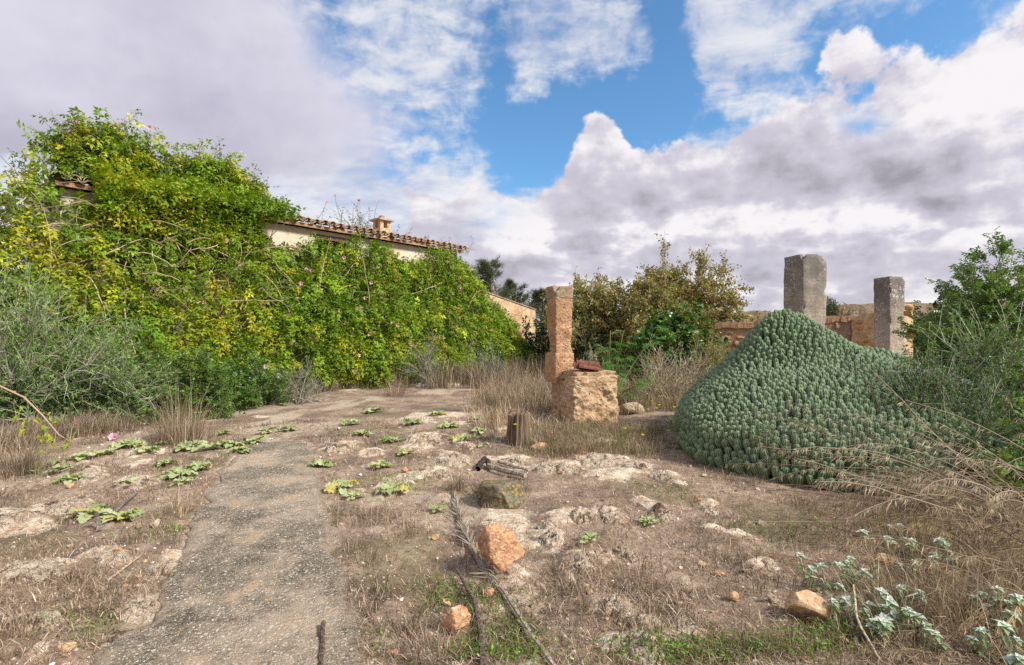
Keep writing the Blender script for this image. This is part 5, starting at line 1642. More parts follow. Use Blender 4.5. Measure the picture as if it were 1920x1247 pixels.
def bedrock(name, label, px, py, w, h, seed, group, H=.09, turn=0.0):
    """a craggy outcrop: a patch of broken relief whose rim dives under the soil"""
    g0, g1 = G(px, py - h * .5), G(px, py + h * .5); c = (g0 + g1) / 2
    ax = w / FPX * c[1] * .62; ay = min(max((g0[1] - g1[1]) * .62, ax * .45), ax * 1.6)
    n_ = 46; u = np.linspace(-1, 1, n_); X, Y = np.meshgrid(u, u); X, Y = X.ravel(), Y.ravel()
    q = rotz(np.c_[X * ax, Y * ay, X * 0], turn); x, y = c[0] + q[:, 0], c[1] + q[:, 1]
    rr = np.hypot(X, Y) + (fbm2(x * 5 + seed, y * 5, 4, seed) - .5) * 1.1
    env = sstep(1.0 - rr, -.05, .55)
    k = 1.0 / max(ax, .12)
    n1 = fbm2(x * 2.2 * k + seed, y * 2.2 * k, 5, seed + 1, .6); n2 = np.abs(fbm2(x * 3.3 * k, y * 3.3 * k + seed, 4, seed + 2) - .5) * 2
    rel = env * (.40 + 1.0 * n1 - .35 * (n2 < .08)) + (fbm2(x * 40, y * 40, 3, seed + 4, .65) - .5) * .28 * env
    z = ground_z(x, y) - .035 + rel * (.055 + .10 * min(ax, .3)) 
    ii = (np.arange(n_ - 1)[:, None] * n_ + np.arange(n_ - 1)[None]).ravel()
    mb = MB(); mb.add(np.c_[x, y, z], np.stack([ii, ii + 1, ii + n_ + 1, ii + n_], 1))
    o = obj(name, mb, M['bedrock'], smooth=True, loc=(c[0], c[1], 0))
    return tag(o, label, None, group, 'structure')


for k, (px, py, w, h) in enumerate([(1090, 1058, 46, 40), (1110, 1040, 30, 24), (1160, 1030, 30, 18), (1188, 1036, 26, 18), (1028, 985, 44, 26), (1035, 1012, 44, 36), (1210, 1172, 60, 44), (1280, 1170, 52, 32), (1150, 1140, 60, 36), (1444, 1052, 34, 20), (1402, 1064, 26, 14), (1206, 1215, 56, 44), (1150, 965, 50, 20), (1090, 965, 50, 16)]):
    bedrock('bedrock', 'pale pitted knob of limestone breaking through the brown litter right of the orange stone', px, py, w * 1.12, h * 1.1, 630 + k, 'knobs of limestone right of the orange stone', turn=rng.uniform(-.3, .3))
for k, (px, py, w, h) in enumerate([(40, 975, 100, 26), (125, 950, 70, 22), (80, 1080, 90, 20), (30, 1090, 60, 24), (215, 1055, 60, 18), (250, 905, 56, 14), (320, 1062, 46, 18), (150, 890, 70, 14), (275, 1138, 60, 40), (230, 1190, 60, 40), (75, 1175, 50, 16)]):
    bedrock('bedrock', 'low cream ledge of limestone showing through the dry mat left of the path', px, py, w * 1.5, h * 1.3, 660 + k, 'limestone ledges left of the path', turn=rng.uniform(-.3, .3))
for k, (px, py, w, h) in enumerate([(850, 862, 60, 18), (795, 826, 60, 18), (872, 832, 36, 14), (700, 848, 36, 10), (640, 838, 50, 12), (1130, 862, 80, 14), (1195, 876, 56, 14), (1045, 876, 70, 12), (960, 858, 50, 10), (830, 888, 44, 10), (1245, 892, 40, 10), (1330, 948, 40, 12), (1240, 958, 40, 16)]):
    bedrock('bedrock', 'pale hump of limestone between the path and the stump', px, py, w * 1.12, h * 1.1, 690 + k, 'limestone humps in the middle ground', turn=rng.uniform(-.3, .3))

# pebbles and white chips, too many to count
mb = MB(); rg = np.random.default_rng(710)
iv, ifc = ico(1)
k = 7500
py = rg.uniform(790, 1300, k) ** 1.0; px = rg.uniform(-150, 2070, k)
d = FPX * CAM_H / (py - HY); x = (px - CX) / FPX * d
ok = (poly_sd(x, d, MP) < -.02)
x, d = x[ok], d[ok]; n_ = len(x)
inp = poly_sd(x, d, PATH_POLY)
z = ground_z(x, d)
sz = np.clip(rg.lognormal(-5.25, .5, n_), .003, .022) * np.clip(d / 4.0, 1, 2) * np.where(inp > 0, .6, 1)
f_ = rg.normal(0, 1, (n_, 3)) + [0, 0, 2]
shp = [(iv * np.array([1.2, .8, .55]) * (1 + (fbm3(iv * 1.7 + q * 7, 2, q) - .5)[:, None] * .9), [tuple(t) for t in ifc]) for q in range(4)]
colp = np.where(rg.random((n_, 1)) < .45, np.array([[.62, .55, .46]]), np.array([[.45, .29, .18]])) * np.exp(rg.normal(0, .25, (n_, 1)))
for q in range(4):
    scatter(mb, shp[q], np.c_[x, d, z + sz * .25][q::4], f_[q::4] * [1, 1, 0] + [0, 0, .01], sz[q::4], colp[q::4], rg.uniform(-.3, .3, len(x[q::4])))
tag(obj('gravel', mb, mat('gravel', plain_fn(.9, .15, 60.0, .3, 200.0)), kind='stuff', smooth=False), 'white chips and small stones scattered over the dirt')

# stump
sg = G(972, 822); stp_ = thing('tree_stump', 'short grey weathered stump of split wood before the dry grass', 'stump', (*sg, gz(*sg)))
mb = MB(); rg = np.random.default_rng(720)
m_ = 56; th = np.arange(m_) * 2 * np.pi / m_; nz_ = 14; V = []; C = []
groove = (fbm2(np.cos(th) * 5, np.sin(th) * 5, 3, 721) - .5) * .075 - .05 * np.exp(-((th - 4.2) / .07) ** 2) - .05 * np.exp(-((th - 5.1) / .06) ** 2) - .03 * np.exp(-((th - 4.75) / .05) ** 2)
for k in range(nz_):
    u = k / (nz_ - 1); rr = .158 + .03 * (1 - u) ** 2.5 + groove * (1.0 + .3 * u) + (fbm2(th * 4, th * 0 + u * 2, 2, 722) - .5) * .012
    hh = .47 + (fbm2(np.cos(th) * 3, np.sin(th) * 3, 3, 725) - .5) * .16
    V.append(np.c_[np.cos(th) * rr + .02 * u, np.sin(th) * rr, u * hh - .03]); C.append(np.tile(np.array([.17, .125, .09]) * (1.0 + .35 * u), (m_, 1)) * (1 + groove * 6)[:, None])
V.append(V[-1] * [.55, .55, 1] + [.008, 0, -.05]); C.append(C[-1] * .8)
V = np.vstack(V); C = np.clip(np.vstack(C), .02, 1)
i = np.arange(nz_)[:, None] * m_; j = np.arange(m_)[None]; kk = (j + 1) % m_
st = mb.n; mb.add(V + ORG[stp_.name], np.stack([i + j, i + kk, i + m_ + kk, i + m_ + j], -1).reshape(-1, 4), C)
b = st + nz_ * m_; mb.f3.append(np.array([[b, b + q, b + q + 1] for q in range(1, m_ - 1)]))
obj('wood', mb, M['old_wood'], stp_, smooth=True)
mb = MB(); mb.add(rotz(rock_verts((.035, .02, .016), 5, 1)[0], .3) + ORG[stp_.name] + [-.05, -.17, .30], ico(1)[1], (.70, .55, .02))
obj('yellow_bloom', mb, M['petal'], stp_)


def gpt(px, py, dz=0.0):
    q = G(px, py); return np.array([q[0], q[1], gz(*q) + dz])


def stick(name, label, pts, r0, r1, col, cat='stick', group=None, seg=7, flat=1.0):
    p = np.array([gpt(a, b, c) for a, b, c in pts])
    t = np.linspace(0, 1, 14); k = np.linspace(0, 1, len(p))
    q = np.stack([np.interp(t, k, p[:, i]) for i in range(3)], 1)
    rg_ = np.random.default_rng(abs(hash(label)) % 1000 if False else len(label)); q[1:-1] += rg_.normal(0, r0 * .25, (12, 3)) * [1, 1, .3]
    mb = MB(); tube(mb, q, np.linspace(r0, r1, 14) * (1 + rg_.normal(0, .08, 14)), seg, np.asarray(col), cap=True)
    return tag(obj(name, mb, M['old_wood'], loc=p[0]), label, cat, group)


stick('stick', 'dark split stick pointing up from the bottom edge beside the small orange stone', [(856, 1066, .05), (890, 1130, .045), (905, 1190, .035), (908, 1262, .02)], .008, .026, (.155, .12, .095))
# dead palm frond
fr_t = thing('palm_frond', 'dead grey palm frond running under the large orange stone', 'palm frond', gpt(950, 1100), None)
mb = MB(); rg = np.random.default_rng(730)
spine = np.array([gpt(850, 926, .02), gpt(862, 968, .03), gpt(876, 1010, .035), (gpt(905, 1062, .035)), gpt(945, 1110, .035), gpt(990, 1175, .03), gpt(1050, 1262, .02)])
t = np.linspace(0, 1, 22); q = np.stack([np.interp(t, np.linspace(0, 1, 7), spine[:, i]) for i in range(3)], 1)
for off, rr in ((0, .014), (.012, .009), (-.012, .008)):
    tube(mb, q + [off, off * .3, abs(off) * -.4], np.linspace(.006, rr, 22), 6, (.36, .31, .26))
obj('stalk', mb, M['old_wood'], fr_t)
mb = MB(); PP, DD = [], []
lf = (np.array([[0, 0, 0], [-.045, .35, .02], [.045, .35, .02], [-.03, .75, 0], [.03, .75, .0], [0, 1.0, -.03]]), [(0, 2, 1), (1, 2, 4, 3), (3, 4, 5)])
lf_me = leaf_mesh(lf, 'leaflet', (.40, .345, .285), 'straw'); lf_me2 = leaf_mesh(lf, 'leaflet', (.30, .25, .20), 'straw')
for i in range(74):
    u = rg.uniform(0.0, .46); p = np.array([np.interp(u, t, q[:, k]) for k in range(3)])
    ax = q[1] - q[8]; ax /= np.linalg.norm(ax)
    d_ = ax * rg.uniform(.7, 1.0) + np.array([rg.normal(0, .30), rg.normal(0, .25), rg.uniform(-.02, .12)])
    m3 = Matrix([list(v) for v in frames(d_[None], np.array([rg.normal(0, .8)]))[0].T])
    inst('leaflet', lf_me if rg.random() < .65 else lf_me2, fr_t, p + [0, 0, .01], m3, (rg.uniform(.1, .2), rg.uniform(.13, .26), .15))
for i in range(16):
    u = rg.uniform(.48, .62); p = np.array([np.interp(u, t, q[:, k]) for k in range(3)])
    d_ = np.array([rg.uniform(.1, 1) * rg.choice([-1, 1]), rg.normal(0, .5), .05])
    m3 = Matrix([list(v) for v in frames(d_[None], np.array([rg.normal(0, .8)]))[0].T])
    inst('leaflet', lf_me, fr_t, p + [0, 0, .01], m3, (.10, rg.uniform(.08, .16), .1))
stick('stick', 'short dark stick sticking up at the bottom edge on the path', [(607, 1170, .07), (603, 1205, .04), (600, 1262, .01)], .012, .017, (.13, .10, .075))
stick('stick', 'grey forked stick lying between the mullein plants left of the path', [(204, 966, .02), (230, 950, .06), (264, 924, .07)], .014, .009, (.22, .19, .165))
stick('stick', 'short upright grey stub beside the mullein left of the path', [(186, 990, .0), (183, 984, .07), (180, 984, .13)], .016, .02, (.20, .17, .15))
stick('stick', 'pale straight stick in the litter at the left edge of the path', [(200, 1092, .02), (232, 1072, .03), (266, 1050, .03)], .009, .006, (.42, .34, .26))
stick('stick', 'thin grey stick at the far lower left', [(5, 1180, .02), (40, 1165, .03), (100, 1148, .02)], .012, .01, (.30, .25, .20))
stick('stick', 'pale bent dry twig rising before the silver leaved plants', [(1600, 1160, .22), (1607, 1200, .12), (1650, 1250, .02), (1690, 1262, .0)], .005, .007, (.48, .40, .31))
stick('plank', 'weathered grey plank piece lying behind the lichen boulder', [(915, 868, .05), (950, 880, .06), (985, 890, .05)], .035, .03, (.36, .31, .25), 'plank')
stick('plank', 'pale broken plank lying beside the grey plank piece', [(935, 862, .05), (965, 872, .05), (992, 878, .04)], .022, .02, (.46, .40, .33), 'plank')
stick('driftwood', 'dark gnarled root piece behind the lichen boulder', [(896, 872, .03), (908, 862, .09), (920, 868, .03)], .035, .03, (.06, .05, .045), 'wood')

# ------------------------------------------------------------------ pale rosettes of mullein
def rosette_leaf(seed, l=1.0, w=.52):
    r_ = np.random.default_rng(seed); V, Fc = [], []
    n_ = 11
    for k in range(n_ + 1):
        u = k / n_; ww = w / 2 * math.sin(math.pi * min(1, u * .92 + .08)) ** .7 * (1.22 if k % 2 else .74) * (1 if k < n_ else .1)
        z = .13 * math.sin(math.pi * u) - .05 * u + r_.normal(0, .015)
        V += [(-ww, u * l, z + .05 + r_.normal(0, .045)), (0, u * l, z), (ww, u * l, z + .05 + r_.normal(0, .045))]
    for k in range(n_):
        a = 3 * k; Fc += [(a, a + 1, a + 4, a + 3), (a + 1, a + 2, a + 5, a + 4)]
    return np.array(V), Fc


mul = [leaf_mesh(rosette_leaf(740 + k), 'leaf', c, 'leaf_dull') for k, c in enumerate([(.36, .41, .20), (.31, .36, .16), (.43, .47, .26), (.24, .33, .11), (.48, .42, .13)])]
USED = set()


def place_label(px, py, what, marks):
    """a label by the landmark a plant stands nearest to, never the same twice"""
    for mx_, my_, nm in sorted(marks, key=lambda q: math.hypot(q[0] - px, (q[1] - py) * 2.2)):
        dx, dy = px - mx_, (py - my_) * 2.2
        dist_ = math.hypot(dx, dy)
        if dist_ > 420: break
        side = 'left of' if dx < 0 else 'right of'
        way = side if abs(dx) > 2 * abs(dy) else ('in front of' if dy > 0 else 'behind') if abs(dy) > 2 * abs(dx) else ('in front and ' if dy > 0 else 'behind and ') + side
        for nr in (('close ' if dist_ < 75 else 'some way ' if dist_ < 170 else 'well '),):
            lb = what + ' ' + nr + way + ' ' + nm
            if lb not in USED and len(lb.replace('-', ' ').split()) <= 15: USED.add(lb); return lb
    return what + ' in the crowd of others'


MUL_MARKS = [(340, 822, 'the round dry tuft'), (213, 820, 'the fallen pink blossom'), (470, 832, 'the concrete path top'), (40, 880, 'the leftmost dry tuft'), (264, 924, 'the grey forked stick'), (250, 905, 'the cream ledge'), (150, 890, 'the long cream ledge at the left'),
             (972, 822, 'the tree stump'), (930, 946, 'the lichen boulder'), (640, 838, 'the rounded pale stone'), (855, 912, 'the reddish dry tuft'), (705, 985, 'the upright dry stems'), (745, 735, 'the straw tuft'), (850, 862, 'the big pale hump'), (560, 752, 'the bend of the pale track'), (604, 864, 'the lone mullein'), (430, 770, 'the pale track under the vine'), (335, 888, 'the biggest mullein'), (735, 918, 'the straggling mullein'), (795, 826, 'the middle pale hump')]
SIL_MARKS = [(1520, 1150, 'the smooth tan stone'), (1607, 1190, 'the bent pale twig'), (1668, 1054, 'the pinkish slab'), (1452, 1122, 'the narrow whitish stone'), (1755, 1085, 'the bowed dry plume'), (1800, 960, 'the dry grass under the buckthorn'), (1690, 1240, 'the root of the bent twig'), (1850, 1180, 'the corner plumes'), (1444, 1052, 'the far pale knob'), (1560, 1180, 'the green weeds by the tan stone'), (1640, 925, 'the foot of the spurge mound'), (1900, 1060, 'the grass at the right edge')]
ROS = [(735, 826, 46), (775, 790, 40), (842, 797, 34), (868, 822, 44), (900, 806, 34), (604, 864, 52), (640, 912, 60), (662, 930, 40), (738, 918, 60), (715, 868, 40), (500, 806, 40), (540, 802, 36), (112, 884, 46), (150, 858, 46), (335, 888, 66), (372, 876, 50), (275, 848, 44), (395, 838, 52), (432, 832, 50), (475, 826, 46), (232, 838, 50), (170, 962, 66), (228, 966, 66), (310, 870, 46), (345, 905, 40),
       (1216, 972, 34), (1106, 1010, 40), (680, 812, 40), (820, 952, 36), (345, 840, 44), (365, 830, 40), (195, 850, 40), (100, 868, 40), (60, 880, 36), (760, 846, 30), (905, 830, 26), (420, 808, 36), (450, 842, 44), (240, 905, 34), (700, 765, 40), (660, 790, 40), (820, 775, 34), (310, 828, 34), (130, 895, 44), (255, 830, 40), (895, 790, 30)]
UNIQ = {5: 'pale green mullein rosette alone at the right edge of the path top', 14: 'biggest mullein rosette at the left edge of the path, with a dark leaf', 21: 'left of the twin mullein rosettes at the grey forked stick', 22: 'right of the twin mullein rosettes at the grey forked stick', 25: 'small lone mullein rosette far right of the orange stone', 26: 'yellowing small rosette beside the pale limestone knobs', 28: 'small mullein rosette left of the lichen boulder', 8: 'straggling pale mullein beside dry upright stems, left of the lichen boulder'}
rg = np.random.default_rng(750)
for k, (px, py, w) in enumerate(ROS):
    g = G(px, py); c = np.array([g[0], g[1], gz(*g)])
    t = thing('mullein', UNIQ[k] if k in UNIQ else place_label(px, py, 'pale mullein rosette', MUL_MARKS), 'plant', c, 'mullein rosettes left of the path' if px < 560 else 'mullein rosettes right of the path')
    rad = w / FPX * g[1] * .60 * rg.uniform(.75, 1.15)
    nl = rg.integers(9, 17)
    for i in range(nl):
        a = i * 2.4 + rg.normal(0, .25); inner = i / nl
        me = mul[rg.integers(0, 3)] if rg.random() < .82 else mul[rg.integers(3, 5)]
        rot = Matrix.Rotation(a, 3, 'Z') @ Matrix.Rotation(R(-2 + 20 * inner) + rg.normal(0, .10), 3, 'X') @ Matrix.Rotation(rg.normal(0, .3), 3, 'Y')
        inst('leaf', me, t, c + [math.sin(-a) * .01, math.cos(a) * .01, .02 + .02 * inner], rot, rad * rg.uniform(.75, 1.1) * (1.1 - .45 * inner))

# loose hand sized stones
rg = np.random.default_rng(755); done = 0
ALL_MARKS = MUL_MARKS + SIL_MARKS + [(940, 1074, 'the large orange block'), (856, 1178, 'the small orange stone'), (1140, 1125, 'the bedrock near the palm frond'), (1090, 1045, 'the bedrock by the orange block'), (1330, 940, 'the small pale hump before the spurge')]
while done < 40:
    px, py = rg.uniform(60, 1640), rg.uniform(850, 1235)
    g = G(px, py); w = rg.uniform(11, 24) * (py - 500) / 560
    if poly_sd(np.array([g[0]]), np.array([g[1]]), PATH_POLY)[0] > -.08 or poly_sd(np.array([g[0]]), np.array([g[1]]), MP)[0] > -.2: continue
    kind_ = rg.integers(0, 3)
    lb = place_label(px, py, ('small cream stone', 'small tan stone', 'small pinkish stone')[kind_], ALL_MARKS)
    if lb.endswith('others'): continue
    stone('small_stone', lb, px, py, w, w * rg.uniform(.4, .75), 4000 + done, ('limestone', 'tan_stone', 'orange_stone')[kind_], .8, 3, rg.uniform(0, 3), 'loose stones on the ground', 'stone', 12, .22, .3)
    done += 1

# ------------------------------------------------------------------ silver leaved plants at the right
def whorl(seed):
    r_ = np.random.default_rng(seed); m_ = MB()
    for ring, (n_, l, el_, c) in enumerate([(5, 1.0, .05, (.27, .36, .20)), (4, .80, .40, (.46, .54, .44)), (4, .50, .75, (.62, .67, .61))]):
        for k in range(n_):
            a = k * math.pi / 2 + ring * .78 + r_.normal(0, .12)
            l2 = l * r_.uniform(.75, 1.15); v, f = leaf_shape(l2, l2 * r_.uniform(.55, .8), .16, .35)
            ce, se = math.cos(el_), math.sin(el_)
            v = np.c_[v[:, 0], v[:, 1] * ce - v[:, 2] * se, v[:, 1] * se + v[:, 2] * ce]
            m_.add(rotz(v, a) + [0, 0, ring * .10], f, np.array(c) * r_.uniform(.9, 1.1))
    me = m_.mesh('leaf_whorl'); me.materials.append(M['leaf_dull']); return me


wh = [whorl(760 + k) for k in range(4)]
lowleaf = [leaf_mesh(leaf_shape(1, .5, .15, .2), 'leaf', c, 'leaf') for c in ((.17, .25, .10), (.26, .32, .10), (.12, .20, .08))]
SIL = [(1512, 1040, 60), (1545, 1062, 50), (1570, 1100, 50), (1590, 1050, 60), (1612, 1068, 40), (1640, 1068, 50), (1562, 1130, 45), (1600, 1125, 60), (1628, 1112, 45), (1655, 1128, 50), (1678, 1100, 40), (1690, 1122, 50), (1640, 1165, 40), (1660, 1172, 40), (1700, 1150, 50), (1720, 1165, 45), (1728, 1190, 35),
       (1680, 980, 36), (1665, 1008, 36), (1700, 1002, 30), (1715, 1020, 45), (1745, 1015, 50), (1705, 1048, 30), (1745, 1050, 40), (1780, 1050, 30), (1770, 1020, 40), (1880, 1125, 60), (1905, 1140, 60), (1850, 1195, 50), (1888, 1200, 60), (1912, 1235, 50), (1870, 1150, 40), (1620, 990, 20)]
rg = np.random.default_rng(770)
for k, (px, py, hpx) in enumerate(SIL):
    g = G(px, py + hpx * .8); c = np.array([g[0], g[1], gz(*g)]); h = hpx / FPX * g[1]
    gp_ = 'silver plants at the lower right corner' if px > 1830 else 'silver plants at the foot of the dry grass' if py < 1055 and px > 1600 else 'silver plants beside the tan stone'
    lb = place_label(px, py + hpx * .8, 'silver leaved plant', SIL_MARKS)
    t = thing('silver_plant', lb, 'plant', c, gp_)
    mb = MB(); tipv = c + [rg.normal(0, .03), rg.normal(0, .03), h]
    ns = rg.integers(2, 4)
    for q in range(ns):
        tq = tipv + ([0, 0, 0] if q == 0 else np.array([rg.normal(0, .06), rg.normal(0, .06), -h * rg.uniform(.1, .5)]))
        pts = np.array([c + rg.normal(0, .015, 3) * [1, 1, 0], (c + tq) / 2 + rg.normal(0, .02, 3), tq]); tube(mb, pts, [.0065, .0055, .004], 4, (.42, .42, .28))
        inst('leaf_whorl', wh[rg.integers(0, 4)], t, tq, Matrix.Rotation(rg.uniform(0, 6), 3, 'Z') @ Matrix.Rotation(rg.normal(0, .3), 3, 'X'), rg.uniform(.033, .052) * (1.15 if q == 0 else .9))
        for i in range(9):
            u = rg.uniform(.1, .92); p = pts[0] + (pts[2] - pts[0]) * u; a = rg.uniform(0, 6.28)
            inst('leaf', lowleaf[rg.integers(0, 3)], t, p, Matrix.Rotation(a, 3, 'Z') @ Matrix.Rotation(R(-15), 3, 'X'), rg.uniform(.03, .055))
    obj('stem', mb, M['twig'], t)

# ------------------------------------------------------------------ yellow leaved shoot at the left edge
vs = thing('vine_shoot', 'single arching vine shoot with yellow green leaves reaching in from the left edge', 'vine', at_ground(20, 850))
mb = MB(); d0 = 5.6
pts = np.array([W(-60, 700, d0), W(0, 717, d0), W(45, 738, d0), W(80, 772, d0), W(110, 808, d0), W(130, 820, d0)])
tube(mb, pts, [.011, .010, .009, .008, .006, .004], 6, (.42, .29, .20)); obj('stem', mb, M['twig'], vs)
sh_me = [leaf_mesh(leaf_shape(1, .55, .25, .35), 'leaf', c, 'leaf') for c in ((.30, .36, .03), (.22, .32, .03), (.38, .36, .04))]
rg = np.random.default_rng(780)
for px, py, n_ in [(35, 740, 3), (32, 768, 3), (42, 790, 5), (55, 778, 5), (88, 778, 4), (95, 790, 5), (85, 818, 5), (90, 805, 4), (120, 818, 4), (132, 822, 4), (140, 812, 3), (110, 830, 3), (80, 835, 3)]:
    for i in range(n_):
        p = W(px + rg.normal(0, 6), py + rg.normal(0, 7), d0 + rg.normal(0, .08)); v = rg.normal(0, .6, 3) + [0, -.2, -.7]
        inst('leaf', sh_me[rg.integers(0, 3)], vs, p, Matrix([list(q) for q in frames(v[None], np.array([rg.normal(0, 1)]))[0].T]), rg.uniform(.05, .09))
# fallen pink blossom near it
fb = thing('fallen_blossom', 'pink trumpet blossom lying on the ground at the left', 'flower', gpt(213, 820))
inst('flower', pink, fb, gpt(213, 818, .05), Vector((.2, -1, .8)).to_track_quat('Y', 'Z'), 1.3)
stone('pale_stone', 'whitish flat stone beside the fallen pink blossom', 240, 826, 44, 14, 618, 'limestone', .7, 3)

# ------------------------------------------------------------------ dry grass
def screen_pts(n_, x0, x1, y0, y1, rg):
    px = rg.uniform(x0, x1, n_); py = rg.uniform(y0, y1, n_)
    d = FPX * CAM_H / (py - HY); return np.stack([(px - CX) / FPX * d, d], 1)


STR = np.array([(.36, .27, .195), (.25, .175, .125), (.50, .40, .305), (.18, .124, .09)])


def straw_cols(n_, rg, k=1.0):
    return STR[rg.integers(0, 4, n_)] * np.exp(rg.normal(0, .2, (n_, 1))) * k


rg = np.random.default_rng(800); mb = MB()
# the short brown mat
q = np.vstack([screen_pts(125000, -120, 2040, 775, 1330, rg), np.c_[rg.uniform(-7, 7, 40000), rg.uniform(1.7, 9.5, 40000)]])
msk = ground_masks(q[:, 0], q[:, 1])
dens = sstep(fbm2(q[:, 0] * 2.2, q[:, 1] * 2.2, 4, 801), .44, .62) * (1 - .75 * sstep(msk[0], .3, .6)) * (1 - .7 * sstep(msk[1], .3, .7))
dens *= (poly_sd(q[:, 0], q[:, 1], PATH_POLY) < .03 + .10 * (fbm2(q[:, 0] * 7, q[:, 1] * 7, 2, 811) - .45)) * (poly_sd(q[:, 0], q[:, 1], MP) < .08)
q = q[rg.random(len(q)) < dens + .03 * (poly_sd(q[:, 0], q[:, 1], PATH_POLY) < -.03)]
n_ = len(q); lump = fbm2(q[:, 0] * 5, q[:, 1] * 5, 3, 803)
P = np.c_[q, ground_z(q[:, 0], q[:, 1]) - .004]
kf = np.maximum(1, q[:, 1] / 4.2)
blades(mb, P, rg.uniform(.02, .06, n_) * (.5 + 1.3 * lump) * kf ** .6, rg.uniform(.0022, .0042, n_) * kf, rg.uniform(.2, 1.45, n_), rg.uniform(0, 6.28, n_), straw_cols(n_, rg, .85) * (.45 + 1.0 * sstep(fbm2(q[:, 0] * 1.4, q[:, 1] * 1.4, 4, 809), .36, .62))[:, None], .6)
print('mat blades', n_)
q = screen_pts(60000, -120, 2040, 790, 1330, rg); q = q[(poly_sd(q[:, 0], q[:, 1], PATH_POLY) < .03) & (poly_sd(q[:, 0], q[:, 1], MP) < .02)]
q = q[rg.random(len(q)) < .25 + .75 * sstep(fbm2(q[:, 0] * 2.6, q[:, 1] * 2.6, 4, 807), .42, .58)]; n_ = len(q)
blades(mb, np.c_[q, ground_z(q[:, 0], q[:, 1]) + rg.uniform(.002, .02, n_)], rg.uniform(.04, .13, n_), rg.uniform(.002, .0042, n_) * np.maximum(1, q[:, 1] / 4.2), rg.uniform(1.3, 1.75, n_), rg.uniform(0, 6.28, n_), straw_cols(n_, rg, 1.15), .12)
tag(obj('dry_grass', mb, M['straw'], kind='stuff'), 'short brown dry grass matting the ground')


def tufts(mb, cs, nb, h, spread, rg, w=(.0025, .005), lean=(.05, .75), k=1.0, tint=None, bend=.6):
    for c, n_, hh, sp in zip(cs, nb, h, spread):
        o = rg.normal(0, sp, (n_, 2)); P = np.c_[np.asarray(c)[:2] + o, np.zeros(n_)]
        P[:, 2] = ground_z(P[:, 0], P[:, 1]) - .01
        az = np.arctan2(o[:, 1], o[:, 0]) + rg.normal(0, .7, n_)
        col = straw_cols(n_, rg, k) if tint is None else vary(tint, n_, .25, .1, rg)
        blades(mb, P, hh * rg.uniform(.45, 1.1, n_), rg.uniform(*w, n_), rg.uniform(*lean, n_), az, col, bend)


# taller tufts over the open ground
mb = MB(); cs = screen_pts(270, -60, 1800, 800, 1260, rg)
mk = ground_masks(cs[:, 0], cs[:, 1])
ok = (poly_sd(cs[:, 0], cs[:, 1], PATH_POLY) < -.04) & (poly_sd(cs[:, 0], cs[:, 1], MP) < -.15) & (mk[0] < .4) & (rg.random(len(cs)) < 1 - .6 * mk[1]); cs = cs[ok]
tufts(mb, cs, rg.integers(25, 80, len(cs)), rg.uniform(.07, .16, len(cs)), rg.uniform(.03, .10, len(cs)), rg, k=.8)
tag(obj('dry_grass', mb, M['straw'], kind='stuff'), 'taller brown dry grass tufts dotted over the ground')
# grass band at the foot of the vine, and the straw round the pillars and the scrub beyond
mb = MB()
line = np.array([G(*p_) for p_ in [(-60, 850), (60, 820), (180, 800), (330, 770), (450, 745), (600, 728), (700, 716), (800, 708), (900, 700)]])
u = rg.uniform(0, len(line) - 1, 420); i = np.minimum(u.astype(int), len(line) - 2); cs = line[i] + (line[i + 1] - line[i]) * (u - i)[:, None]
cs = cs + FN * rg.normal(0, .28, (420, 1)) + FA * rg.normal(0, .2, (420, 1))
tufts(mb, cs, rg.integers(50, 110, 420), rg.uniform(.18, .5, 420), rg.uniform(.06, .2, 420), rg, (.004, .008), (.1, 1.0))
tag(obj('dry_grass', mb, M['straw'], kind='stuff'), 'band of dry straw along the foot of the vine')
mb = MB()
cs = screen_pts(190, 890, 1060, 712, 800, rg); cs2 = screen_pts(190, 1000, 1240, 790, 850, rg); cs3 = np.c_[rg.uniform(-.6, 4.2, 360), rg.uniform(10.2, 16, 360)]; cs4 = np.c_[rg.uniform(-2.5, 7.5, 300), rg.uniform(15, 24, 300)]
tufts(mb, cs, rg.integers(14, 44, 190), rg.uniform(.22, .55, 190), rg.uniform(.06, .2, 190), rg, (.004, .009), (.05, .85), 1.35)
tufts(mb, cs2, rg.integers(40, 90, 190), rg.uniform(.12, .27, 190), rg.uniform(.05, .14, 190), rg, (.003, .006), (.1, .8), .95)
tufts(mb, cs2[::4], rg.integers(20, 40, len(cs2[::4])), rg.uniform(.15, .35, len(cs2[::4])), rg.uniform(.05, .1, len(cs2[::4])), rg, (.003, .006), (.1, .8), 1, (.13, .15, .04))
tufts(mb, cs3, rg.integers(28, 60, 360), rg.uniform(.28, .72, 360), rg.uniform(.08, .22, 360), rg, (.006, .011), (.05, .7), .95)
tufts(mb, cs4, rg.integers(30, 60, 300), rg.uniform(.5, 1.2, 300), rg.uniform(.1, .3, 300), rg, (.010, .018), (.05, .7), .85)
tag(obj('tall_dry_grass', mb, M['straw'], kind='stuff'), 'tall straw standing round the brown pillar and in the scrub behind it')
